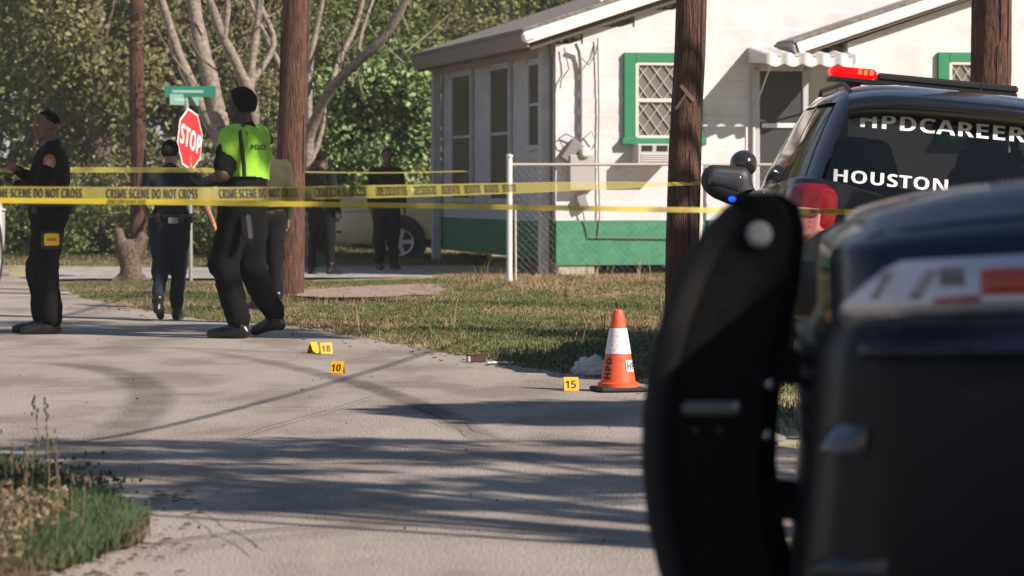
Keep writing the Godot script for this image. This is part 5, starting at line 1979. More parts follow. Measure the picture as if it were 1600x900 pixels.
# ---------------------------------------------------------------- small things on the road
func build_small_things() -> void:
	# traffic cone
	var d := 18.15
	var o := thing("traffic_cone", "orange traffic cone with a white collar and black foot beside the plastic bag", "traffic cone", floor_px(966, d, 0.0), deg_to_rad(14))
	var s := Shape.new()
	s.box(Vector3(0, 0.014, 0), Vector3(0.272, 0.026, 0.272), Basis.IDENTITY, 0.01)
	obj("foot", s, paint(0.018, 0.016, 0.016, 0.7), o)
	s = Shape.new()
	s.lathe([Vector2(0.118, 0.026), Vector2(0.116, 0.05), Vector2(0.100, 0.055), Vector2(0.0475, 0.36), Vector2(0.036, 0.425), Vector2(0.034, 0.435), Vector2(0.026, 0.462), Vector2(0.018, 0.466), Vector2(0.017, 0.40)], 32)
	var orange := mottled([lin(0.66, 0.085, 0.028), lin(0.74, 0.11, 0.04)], [0.3, 0.7], 0.3, 0.02, 0.5, 71)
	obj("cone_body", s, orange, o)
	s = Shape.new()
	s.lathe([Vector2(0.0738, 0.215), Vector2(0.0745, 0.217), Vector2(0.0505, 0.358), Vector2(0.0497, 0.360)], 32)
	obj("reflective_collar", s, mottled([lin(0.55, 0.52, 0.50), lin(0.80, 0.78, 0.76)], [0.3, 0.55], 0.25, 0.02, 0.4, 72), o)
	# pale label and dark stencil curved round it
	for q in [[PI * 0.5 - 0.62, 0.19, paint(0.70, 0.68, 0.66, 0.5), "label"], [PI * 0.5 + 1.0, 0.2, paint(0.05, 0.012, 0.008, 0.6), "stencil"]]:
		if q[3] == "label":
			var g := []
			for i in 4:
				var row := PackedVector3Array()
				var y: float = 0.115 + 0.065 * i / 3.0
				var r := 0.1035 - (y - 0.05) * 0.171 + 0.0015
				for k in 7:
					var a: float = q[0] + 0.34 - 0.68 * k / 6.0
					row.push_back(Vector3(cos(a) * r, y, sin(a) * r))
				g.append(row)
			s = Shape.new()
			s.sheet(g, Vector3(0, 0.14, 0))
			var lab := obj("label", s, q[2], o)
			var around := func(x, y) -> Array:
				var yy: float = 0.127 + y
				var r := 0.1035 - (yy - 0.05) * 0.171 + 0.003
				var a: float = q[0] + 0.27 - x / 0.1
				return [Vector3(cos(a) * r, yy, sin(a) * r), Vector3(cos(a), 0.17, sin(a)).normalized()]
			obj("lettering", lettering("HP", 0.04, 1.0, around, true), paint(0.03, 0.025, 0.025, 0.6), lab)
		else:
			var around := func(x, y) -> Array:
				var yy: float = 0.075 + x
				var r := 0.1035 - (yy - 0.05) * 0.171 + 0.002
				var a: float = q[0] - 0.3 + y / 0.09
				return [Vector3(cos(a) * r, yy, sin(a) * r), Vector3(cos(a), 0.17, sin(a)).normalized()]
			obj("stencil", lettering("HPD", 0.045, 1.0, around, true), q[2], o)
	# numbered tents
	tent(892, 611, "15", 6.0, "yellow evidence marker numbered 15 beside the traffic cone")
	tent(527, 584, "10", -16.0, "yellow evidence marker numbered 10 on the open road")
	tent(509, 553, "18", 14.0, "yellow evidence marker numbered 18 near the verge, at the end of the dark one")
	tent(489, 552, "", 62.0, "shaded olive evidence marker turned edge on beside the numbered one near the verge")
	# flattened box, paper, bag
	var p := floor_px(745, dist_of(566))
	s = Shape.new()
	s.box(Vector3(0, 0.024, 0), Vector3(0.115, 0.048, 0.07), Basis(Vector3.UP, 0.2), 0.006)
	var bx := thing("small_box", "small brown box lying on the verge edge beside a scrap of paper", "box", p)
	obj("carton", s, mottled([lin(0.035, 0.017, 0.012), lin(0.09, 0.045, 0.03)], [0.3, 0.7], 0.2, 0.02, 0.7, 75), bx)
	s = Shape.new()
	s.box(Vector3(-0.055, 0.022, 0.016), Vector3(0.022, 0.04, 0.062), Basis(Vector3.UP, 0.2), 0.004)
	obj("end_flap", s, paint(0.45, 0.38, 0.36, 0.7), bx)
	s = Shape.new()
	s.box(Vector3(0.0, 0.05, 0.0), Vector3(0.12, 0.006, 0.072), Basis(Vector3.UP, 0.24) * Basis(Vector3.BACK, 0.05), 0.002)
	obj("lid", s, paint(0.06, 0.03, 0.022, 0.7), bx)
	var g := []
	for i in 7:
		var row := PackedVector3Array()
		for k in 11:
			row.push_back(Vector3(-0.08 + 0.16 * k / 10.0, 0.008 + 0.012 * absf(noise_a.get_noise_2d(i * 18.0, k * 12.0)) * 2.0, -0.05 + 0.1 * i / 6.0))
		g.append(row)
	s = Shape.new()
	s.sheet(g, Vector3(0, -3, 0))
	var sc := obj("paper_scrap", s, paint(0.78, 0.76, 0.74, 0.7), self)
	sc.position = floor_px(782, dist_of(570)) + Vector3(0, 0.002, 0)
	tag(sc, "crumpled white paper scrap on the road edge beside the brown box", "paper")
	g = []
	for i in 15:
		var row := PackedVector3Array()
		for k in 25:
			var th := PI * (0.02 + 0.6 * i / 14.0)
			var ph := TAU * k / 24.0
			var w := Vector3(sin(th) * cos(ph), cos(th), sin(th) * sin(ph))
			var r := 1.0 + 0.42 * noise_a.get_noise_3dv(w * 22.0) + 0.22 * noise_a.get_noise_3dv(w * 60.0)
			row.push_back(Vector3(w.x * 0.118 * r, maxf(0.004, 0.025 + w.y * 0.085 * r), w.z * 0.09 * r))
		g.append(row)
	for row in g:
		row[24] = row[0]
	s = Shape.new()
	s.sheet(g, Vector3(0, 0.03, 0))
	var film := StandardMaterial3D.new()
	film.albedo_color = Color(0.97, 0.98, 1.0, 0.48)
	film.transparency = BaseMaterial3D.TRANSPARENCY_ALPHA
	film.roughness = 0.3
	film.backlight_enabled = true
	film.backlight = Color(0.6, 0.6, 0.6)
	var bag := obj("plastic_bag", s, film, self)
	bag.position = floor_px(926, dist_of(588)) + Vector3(0, 0.0, -0.12)
	tag(bag, "crumpled clear plastic bag on the grass behind the traffic cone", "bag")
	# pebbles and fallen bits
	var pm := paint(0.05, 0.035, 0.028, 0.9)
	var pebble := Shape.new()
	skin(pebble, [[Vector3(-0.012, 0.008, 0), Vector3(0.012, 0.009, 0.004), 0.012, 0.009]], 0.005, 0.01)
	var pmesh := pebble.done()
	var mm := MultiMesh.new()
	mm.transform_format = MultiMesh.TRANSFORM_3D
	mm.use_colors = true
	mm.mesh = pmesh
	var spots := []
	for k in 150:
		var dd := 9.5 + 17.0 * rng.randf()
		var px := rng.randf_range(0, 1030)
		var p2 := floor_px(px, dd, 0.003)
		spots.append(p2)
	mm.instance_count = spots.size()
	for k in spots.size():
		var sz := 0.10 + 0.32 * pow(rng.randf(), 3.0)
		mm.set_instance_transform(k, Transform3D(Basis(Vector3.UP, rng.randf() * TAU).scaled(Vector3.ONE * sz), spots[k]))
		var v := rng.randf_range(0.4, 1.6)
		mm.set_instance_color(k, Color(0.10 * v, 0.08 * v, 0.06 * v))
	var mi := MultiMeshInstance3D.new()
	mi.name = "loose_gravel"
	mi.multimesh = mm
	mi.material_override = tinted(0.95)
	add_child(mi)
	stuff(mi)
	# stump under the trees across the street
	p = floor_px(205, dist_of(437), -0.02)
	o = thing("tree_stump", "weathered pale split stump with branching roots before the dark shrubs", "tree stump", p)
	var wood := mottled([lin(0.06, 0.045, 0.035), lin(0.17, 0.125, 0.095)], [0.35, 0.65], 0.5, 0.02, 0.95, 77)
	s = Shape.new()
	skin(s, [[Vector3(0, 0, 0), Vector3(-0.03, 0.42, 0), 0.15, 0.11], [Vector3(-0.1, 0.35, 0), Vector3(-0.16, 0.62, 0.02), 0.09, 0.06], [Vector3(0.05, 0.38, 0), Vector3(0.14, 0.55, 0), 0.09, 0.07], [Vector3(0.0, 0.08, 0), Vector3(0.24, -0.02, 0.1), 0.09, 0.04], [Vector3(0.0, 0.08, 0), Vector3(-0.24, -0.02, 0.08), 0.09, 0.04]], 0.02, 0.06, 0.02, 6.0)
	obj("trunk", s, wood, o)

func tent(px: float, py: float, num: String, turn: float, label: String) -> void:
	var d := dist_of(py)
	var o := thing("evidence_marker", label, "evidence marker", floor_px(px, d, 0.001), deg_to_rad(turn), "numbered evidence markers")
	var yellow := paint(0.74, 0.40, 0.010, 0.5)
	var w := 0.086
	var h := 0.083
	for k in 2:
		var b := Basis(Vector3.UP, PI * k) * Basis(Vector3.RIGHT, deg_to_rad(-22))
		var s := Shape.new()
		s.box(b * Vector3(0, -h * 0.5, 0) + Vector3(0, h * 0.93, 0) + Basis(Vector3.UP, PI * k) * Vector3(0, 0, 0.0), Vector3(w, h, 0.003), b, 0.001)
		var face := obj("panel", s, yellow, o)
		if num:
			var m := lettering(num, 0.046, 0.95, func(x, y): return [b * Vector3(x - 0.034, -0.068 + y, 0.0025) + Vector3(0, h * 0.93, 0), b.z])
			obj("number", m, paint(0.015, 0.012, 0.008, 0.6), face)


# ---------------------------------------------------------------- plants
var leaf_meshes := {}
func leaf_clump(key: String, n: int, spread: float, leaf: float, slim: float) -> ArrayMesh:
	if leaf_meshes.has(key):
		return leaf_meshes[key]
	var r := RandomNumberGenerator.new()
	r.seed = hash(key) & 0xffff
	var s := Shape.new()
	for i in n:
		var p := Vector3(r.randf_range(-1, 1), r.randf_range(-0.8, 0.8), r.randf_range(-1, 1)) * spread
		var t := Vector3(r.randf_range(-1, 1), r.randf_range(-0.9, 0.4), r.randf_range(-1, 1)).normalized()
		var side := t.cross(Vector3(r.randf_range(-1, 1), r.randf_range(0.2, 1), r.randf_range(-1, 1)).normalized()).normalized()
		var no := side.cross(t).normalized()
		var l := leaf * r.randf_range(0.7, 1.3)
		var w := l * slim
		var v := r.randf_range(0.75, 1.25)
		s.tint = Color(v * r.randf_range(0.9, 1.1), v, v * 0.95)
		var mid := p + t * l * 0.5 + no * l * 0.08
		s.tri(p, mid + side * w, p + t * l, no, (no + side * 0.3).normalized(), no)
		s.tri(p, p + t * l, mid - side * w, no, no, (no - side * 0.3).normalized())
	leaf_meshes[key] = s.done()
	return leaf_meshes[key]

var leaf_mats := {}
func leaf_mat() -> StandardMaterial3D:
	if not leaf_mats.has("a"):
		var m := StandardMaterial3D.new()
		m.vertex_color_use_as_albedo = true
		m.roughness = 0.6
		m.backlight_enabled = true
		m.backlight = Color(0.35, 0.4, 0.2)
		leaf_mats["a"] = m
	return leaf_mats["a"]

# blobs: [centre, radii]; leaves gather in lumps on and inside them
func foliage(called: String, parent: Node, blobs: Array, count: int, mesh: ArrayMesh, cols: Array, size: float, rnd: RandomNumberGenerator, hollow := 0.35, solid := false, shade_only := false) -> Node:
	var mm := MultiMesh.new()
	mm.transform_format = MultiMesh.TRANSFORM_3D
	mm.use_colors = true
	mm.mesh = mesh
	var total := 0.0
	for b in blobs:
		total += b[1].x * b[1].y
	var tr := []
	var tc := []
	for b in blobs:
		var n := int(count * b[1].x * b[1].y / total)
		for i in n:
			var w := Vector3(rnd.randfn(), rnd.randfn(), rnd.randfn()).normalized()
			var rr := pow(lerpf(hollow, 1.0, rnd.randf()), 0.6)
			var q: Vector3 = b[0] + w * b[1] * rr
			var lump := noise_a.get_noise_3d(q.x * 9.0, q.y * 9.0, q.z * 9.0)
			if not solid and lump < -0.08 and rnd.randf() < 0.86:
				continue
			var bs := Basis(Vector3(rnd.randfn(), rnd.randfn(), rnd.randfn()).normalized(), rnd.randf() * TAU).scaled(Vector3.ONE * size * rnd.randf_range(0.7, 1.35))
			tr.append(Transform3D(bs, q))
			var t := clampf(0.5 + lump * 1.2 + rnd.randf_range(-0.3, 0.3), 0.0, 0.999) * (cols.size() - 1)
			var c: Color = cols[int(t)].lerp(cols[int(t) + 1], t - int(t)) if cols.size() > 1 else cols[0]
			tc.append(c)
	if not shade_only:
		# a crown that shows is one joined mesh; twelve tints of the clump are enough
		var st := SurfaceTool.new()
		st.begin(Mesh.PRIMITIVE_TRIANGLES)
		for i in tr.size():
			st.append_from(tinted_clump(mesh, tc[i]), 0, tr[i])
		var o := MeshInstance3D.new()
		o.name = called
		o.mesh = st.commit()
		o.material_override = leaf_mat()
		if parent == self:
			o.name = numbered(called)
		parent.add_child(o, true)
		if parent != self:
			stuff(o)
		return o
	mm.instance_count = tr.size()
	for i in tr.size():
		mm.set_instance_transform(i, tr[i])
		mm.set_instance_color(i, tc[i])
	var mi := MultiMeshInstance3D.new()
	mi.name = called
	mi.multimesh = mm
	mi.material_override = leaf_mat()
	parent.add_child(mi, true)
	return stuff(mi)

var clumps := {}
func tinted_clump(mesh: ArrayMesh, c: Color) -> ArrayMesh:
	var q := Color(snappedf(c.r, 0.016), snappedf(c.g, 0.016), snappedf(c.b, 0.012))
	var key := "%d %s" % [mesh.get_instance_id(), q]
	if not clumps.has(key):
		var arr := mesh.surface_get_arrays(0)
		var cols: PackedColorArray = arr[Mesh.ARRAY_COLOR]
		for i in cols.size():
			cols[i] = Color(cols[i].r * q.r, cols[i].g * q.g, cols[i].b * q.b)
		arr[Mesh.ARRAY_COLOR] = cols
		var m := ArrayMesh.new()
		m.add_surface_from_arrays(Mesh.PRIMITIVE_TRIANGLES, arr)
		clumps[key] = m
	return clumps[key]

func limb(parent: Node, called: String, pts: Array, r0: float, r1: float, m: Material, sides := 8) -> MeshInstance3D:
	var path := []
	for k in pts.size() - 1:
		for q in 4:
			var p0: Vector3 = pts[maxi(k - 1, 0)]
			var p3: Vector3 = pts[mini(k + 2, pts.size() - 1)]
			path.append(pts[k].cubic_interpolate(pts[k + 1], p0, p3, q / 4.0))
	path.append(pts[-1])
	var rad := []
	for i in path.size():
		rad.append(lerpf(r0, r1, float(i) / (path.size() - 1)) * (1.0 + 0.10 * sin(i * 2.1)))
	var s := Shape.new()
	s.tube(path, rad, sides)
	return obj(called, s, m, parent)

var kind_no := 0
func tree(called: String, label: String, at: Vector3, tall: float, crown_low: float, wide: float, count: int, cols: Array, bark: Material, rnd: RandomNumberGenerator, group: String, shade_only := false) -> Node3D:
	var o := thing(called, label, "tree", at, 0.0, group)
	kind_no += 1
	var lean := Vector3(rnd.randf_range(-0.4, 0.4), 0, rnd.randf_range(-0.3, 0.3))
	limb(o, "trunk", [Vector3(0, -0.1, 0), Vector3(0, tall * 0.3, 0) + lean * 0.3, Vector3(0, tall * 0.62, 0) + lean, Vector3(0, tall * 0.9, 0) + lean * 1.2], 0.05 * tall * 0.6, 0.02, bark, 10)
	var blobs := []
	for k in 9:
		var a := TAU * k / 9.0 + rnd.randf()
		var y := lerpf(crown_low, tall * 0.9, (k % 5) / 4.0) + rnd.randf_range(-0.3, 0.3)
		var reach := wide * rnd.randf_range(0.35, 0.75) * (1.0 - 0.45 * (y - crown_low) / (tall - crown_low))
		var c := Vector3(cos(a) * reach, y, sin(a) * reach)
		blobs.append([c, Vector3(1, 0.75, 1) * wide * rnd.randf_range(0.32, 0.52)])
		limb(o, "limb", [Vector3(0, maxf(0.3, y * 0.55), 0) + lean * 0.6, Vector3(cos(a) * reach * 0.5, y * 0.85, sin(a) * reach * 0.5), c], 0.05, 0.012, bark, 6)
	blobs.append([Vector3(0, (tall + crown_low) * 0.5, 0) + lean, Vector3(wide * 0.6, (tall - crown_low) * 0.45, wide * 0.6)])
	foliage("crown", o, blobs, count, leaf_clump("fine %d" % (kind_no % 3), [34, 20, 44][kind_no % 3], [0.27, 0.30, 0.25][kind_no % 3], [0.105, 0.15, 0.08][kind_no % 3], [0.32, 0.28, 0.26][kind_no % 3]), cols, 1.0, rnd, 0.35, false, shade_only)
	return o

func build_woods() -> void:
	var rnd := RandomNumberGenerator.new()
	rnd.seed = 77
	var bark := mottled([lin(0.07, 0.05, 0.04), lin(0.16, 0.125, 0.10)], [0.3, 0.7], 0.8, 0.03, 0.95, 61)
	var pale := mottled([lin(0.11, 0.085, 0.066), lin(0.21, 0.168, 0.138), lin(0.32, 0.265, 0.22)], [0.25, 0.5, 0.75], 0.9, 0.02, 0.85, 62)
	var dark_g := [lin(0.028, 0.042, 0.010), lin(0.078, 0.108, 0.024), lin(0.155, 0.185, 0.048)]
	var olive := [lin(0.062, 0.066, 0.023), lin(0.125, 0.128, 0.044), lin(0.20, 0.195, 0.08)]
	var brown := [lin(0.11, 0.09, 0.06), lin(0.19, 0.155, 0.105), lin(0.27, 0.22, 0.155)]
	var bright := [lin(0.075, 0.12, 0.03), lin(0.16, 0.235, 0.075), lin(0.27, 0.36, 0.14)]
	# trees across the street, one behind another
	var kinds := [
		["broad crowned dark green tree at the frame's edge", -120, 58, 9.5, 1.0, 3.4, dark_g, 900],
		["dark leafy tree above the bare headed officer", 60, 64, 10.0, 0.8, 3.2, dark_g, 900],
		["dusty brownish tree with thin twiggy crown beside the slim far pole", 160, 56, 8.5, 1.4, 2.6, olive, 620],
		["greyish half bare tree behind the stop sign", 290, 60, 9.0, 1.6, 2.8, brown, 560],
		["olive tree behind the pale branching trunks", 390, 58, 9.0, 1.0, 2.8, olive, 700],
		["dark green tree behind the reddish pole", 470, 62, 10.0, 1.0, 3.0, dark_g, 800],
		["tall shadowy tree rising behind the pale slanting branches", 560, 60, 10.5, 1.2, 3.0, dark_g, 800],
		["dark tree behind the far end of the porch roof", 660, 66, 10.5, 2.0, 3.4, olive, 800],
		["dim tree rising above the middle of the house roof", 780, 70, 12.0, 2.5, 3.8, dark_g, 800]]
	for k in kinds:
		tree("leafy_tree", k[0], floor_px(k[1], k[2], -0.1), k[3], k[4], k[5], k[7], k[6], bark, rnd, "trees beyond the street")
	# the mass of the wood far behind
	var far := []
	for k in 60:
		var d := rnd.randf_range(80, 105)
		var px := rnd.randf_range(-500, 1100)
		var hh := rnd.randf_range(2.0, 9.5)
		far.append([Vector3((px - 800) / FOCUS * d, hh, -d), Vector3(2.6, 2.0, 2.2)])
	var wood := foliage("distant_wood", self, far, 5200, leaf_clump("far", 14, 0.5, 0.42, 0.35), [lin(0.012, 0.015, 0.006), lin(0.028, 0.032, 0.012), lin(0.05, 0.05, 0.022)], 1.2, rnd, 0.1)
	stuff(wood)
	# bright shrub between the pole and the house
	var o := thing("shrub", "big sunlit green shrub beside the porch", "shrub", floor_px(615, 53.5, -0.1))
	var blobs := []
	for q in [[520, 190, 0.5], [560, 150, 0.55], [600, 130, 0.55], [640, 150, 0.5], [665, 210, 0.45], [560, 230, 0.6], [610, 220, 0.6], [650, 270, 0.5], [530, 270, 0.55], [590, 290, 0.6], [620, 330, 0.5], [500, 320, 0.5], [640, 95, 0.4]]:
		var p := at_px(q[0], q[1], 53.5 + rnd.randf_range(-0.5, 0.5)) - o.position
		blobs.append([p, Vector3(q[2], q[2] * 0.85, q[2]) * 1.05])
		limb(o, "stem", [Vector3(0, 0, 0), Vector3(p.x * 0.35, p.y * 0.6, p.z * 0.4), p], 0.035, 0.01, bark, 6)
	foliage("leaves", o, blobs, 900, leaf_clump("shrub", 26, 0.19, 0.10, 0.34), bright, 1.0, rnd)
	# low shrubs along the far side of the street
	var low := [["dense dark low shrub behind the bare headed officer", 20, 380, 52, 0.9, dark_g], ["dark shrub under the slim far pole", 130, 360, 53, 1.0, dark_g], ["brownish scrub behind the walking woman", 215, 350, 52, 0.9, olive],
		["shadowy scrub below the stop sign", 300, 370, 52, 0.8, dark_g], ["grey green shrub behind the striding officer", 350, 330, 54, 1.0, olive], ["low dark bush beyond the reddish pole", 430, 350, 55, 1.0, dark_g],
		["straggly olive bush reaching up beside the stop sign", 180, 270, 55, 1.1, olive], ["dusty bush above the walking woman's head", 265, 290, 56, 0.9, brown], ["leafy dark bush behind the officer's shoulder", 70, 280, 56, 1.1, dark_g],
		["tangled bush behind the dark figures", 520, 330, 58, 1.0, olive], ["dark bush behind the tan car", 600, 320, 58, 1.1, dark_g]]
	for q in low:
		var d: float = q[3]
		var b := thing("low_shrub", q[0], "shrub", floor_px(q[1], d, -0.08), 0.0, "shrubs across the street")
		var top: float = EYE + (HORIZON - q[2]) / FOCUS * d + 0.2
		var bl := []
		for k in 6:
			var h := maxf(0.3, top * (k + 0.6) / 6.0)
			bl.append([Vector3(rnd.randf_range(-0.6, 0.6), h, rnd.randf_range(-0.4, 0.4)), Vector3(0.75, 0.4, 0.6) * q[4]])
			limb(b, "stem", [Vector3(rnd.randf_range(-0.2, 0.2), 0, 0), bl[-1][0]], 0.025, 0.008, bark, 5)
		foliage("leaves", b, bl, 420, leaf_clump("scrub", 26, 0.18, 0.085, 0.28), q[5], 1.0, rnd)
	# pale barked trees: bare stems that fork
	var d2 := 48.0
	var make := func(label: String, foot_px: float, stems: Array) -> Node3D:
		var base := floor_px(foot_px, d2, -0.1)
		var t := thing("pale_tree", label, "tree", base, 0.0, "pale barked trees")
		for st in stems:
			var pts := []
			for q in st[0]:
				pts.append(at_px(q[0], q[1], d2 + q[2]) - base)
			limb(t, st[3], pts, st[1], st[2], pale, 10)
		return t
	var t1: Node3D = make.call("pale barked tree with several leaning trunks behind the stop sign", 372, [
		[[[374, 425, 0], [370, 330, 0], [352, 235, 0], [330, 130, 0], [312, 60, 0.2], [296, -40, 0.4]], 0.17, 0.10, "trunk"],
		[[[350, 240, 0], [318, 170, 0.5], [282, 90, 0.8], [262, 30, 1.0], [240, -40, 1.0]], 0.09, 0.05, "limb"],
		[[[374, 330, 0], [396, 180, -0.4], [374, 110, -0.6], [345, 50, -0.8], [318, -30, -1]], 0.10, 0.06, "limb"],
		[[[386, 240, -0.2], [392, 120, 0], [402, 40, 0.2], [410, -30, 0.2]], 0.07, 0.05, "limb"],
		[[[350, 60, -0.8], [356, 10, -0.8], [350, -40, -0.8]], 0.05, 0.04, "limb"],
		[[[392, 130, 0], [428, 70, 0.4], [408, 10, 0.5], [398, -30, 0.5]], 0.05, 0.035, "limb"]])
	var t2: Node3D = make.call("pale tree with a strong branch slanting up beside the porch roof", 486, [
		[[[488, 425, 0], [484, 330, 0], [482, 262, 0], [486, 205, 0], [520, 135, -0.4], [572, 85, -0.8], [612, 42, -1.0], [648, -30, -1.2]], 0.10, 0.055, "trunk"],
		[[[484, 262, 0], [497, 225, 0.3], [506, 190, 0.4], [508, 160, 0.5]], 0.05, 0.02, "limb"],
		[[[484, 220, 0], [484, 110, 0.4], [496, 40, 0.6], [510, -30, 0.6]], 0.055, 0.035, "limb"],
		[[[516, 140, -0.4], [532, 90, 0], [556, 40, 0.3], [574, -30, 0.4]], 0.05, 0.03, "limb"],
		[[[478, 200, 0.2], [436, 100, 0.6], [402, 30, 0.9], [380, -30, 1]], 0.05, 0.03, "limb"],
		[[[560, 92, -0.7], [566, 50, -0.4], [590, -20, 0]], 0.03, 0.02, "limb"]])
	# fine twigs in the half bare canopy
	for k in 42:
		var x := rnd.randf_range(230, 640)
		var y := rnd.randf_range(-20, 150)
		var dd := rnd.randf_range(47, 53)
		var host: Node3D = t1 if x < 440 else t2
		var a := at_px(x, y, dd) - host.position
		var v := Vector3(rnd.randf_range(-0.6, 0.6), rnd.randf_range(0.3, 0.9), rnd.randf_range(-0.3, 0.3))
		limb(host, "twig", [a, a + v * 0.6 + Vector3(rnd.randf_range(-0.1, 0.1), 0, 0), a + v * 1.3], 0.016, 0.006, pale if k % 2 else bark, 5)
	foliage("leaves", t1, [[at_px(300, 20, 50) - t1.position, Vector3(1.0, 0.6, 0.7)], [at_px(400, 40, 50) - t1.position, Vector3(0.8, 0.6, 0.7)]], 90, leaf_clump("scrub", 26, 0.18, 0.085, 0.28), olive, 1.0, rnd)
	foliage("leaves", t2, [[at_px(540, 40, 51) - t2.position, Vector3(0.8, 0.6, 0.7)], [at_px(620, 60, 51) - t2.position, Vector3(0.6, 0.6, 0.7)]], 110, leaf_clump("scrub", 26, 0.18, 0.085, 0.28), dark_g, 1.0, rnd)

func blade_tuft(key: String, n: int, tall: float, wide: float, spread: float) -> ArrayMesh:
	var r := RandomNumberGenerator.new()
	r.seed = hash(key) & 0xffff
	var s := Shape.new()
	for i in n:
		var a := r.randf() * TAU
		var out := Vector3(cos(a), 0, sin(a))
		var side := Vector3(-sin(a), 0, cos(a))
		var p := Vector3(r.randf_range(-1, 1), 0, r.randf_range(-1, 1)) * spread
		var h := tall * r.randf_range(0.5, 1.2)
		var bend := r.randf_range(0.15, 0.7) * h
		var v := r.randf_range(0.7, 1.3)
		s.tint = Color(v, v, v)
		var m := p + out * bend * 0.35 + Vector3.UP * h * 0.6
		var t := p + out * bend + Vector3.UP * h
		var no := (Vector3.UP + out * 0.25).normalized()
		s.tri(p - side * wide, p + side * wide, m + side * wide * 0.7, no, no, no)
		s.tri(p - side * wide, m + side * wide * 0.7, m - side * wide * 0.7, no, no, no)
		s.tri(m - side * wide * 0.7, m + side * wide * 0.7, t, no, no, no)
	return s.done()

func sow(called: String, mesh: ArrayMesh, spots: Array, sizes: Array, cols: Array) -> void:
	var mm := MultiMesh.new()
	mm.transform_format = MultiMesh.TRANSFORM_3D
	mm.use_colors = true
	mm.mesh = mesh
	mm.instance_count = spots.size()
	for i in spots.size():
		mm.set_instance_transform(i, Transform3D(Basis(Vector3.UP, rng.randf() * TAU).scaled(Vector3(1, rng.randf_range(0.8, 1.2), 1) * sizes[i]), spots[i]))
		mm.set_instance_color(i, cols[i])
	var mi := MultiMeshInstance3D.new()
	mi.name = numbered(called)
	mi.multimesh = mm
	mi.material_override = leaf_mat()
	add_child(mi, true)
	stuff(mi)

func edge_x(d: float) -> float:       # where the tarmac ends on the verge side
	var rows := [[8.0, 1.2], [15.3, 1.22], [18.7, 0.86], [20.3, 0.20], [21.5, -0.17], [22.6, -0.54], [24.0, -0.96], [25.6, -1.43], [27.0, -1.94], [27.9, -2.62], [29.6, -3.25], [31.8, -3.94], [34.0, -4.62], [36.5, -5.11], [39.8, -5.81], [40.6, -5.9]]
	for i in rows.size() - 1:
		if d <= rows[i + 1][0]:
			return lerpf(rows[i][1], rows[i + 1][1], clampf((d - rows[i][0]) / (rows[i + 1][0] - rows[i][0]), 0, 1))
	return -1.2

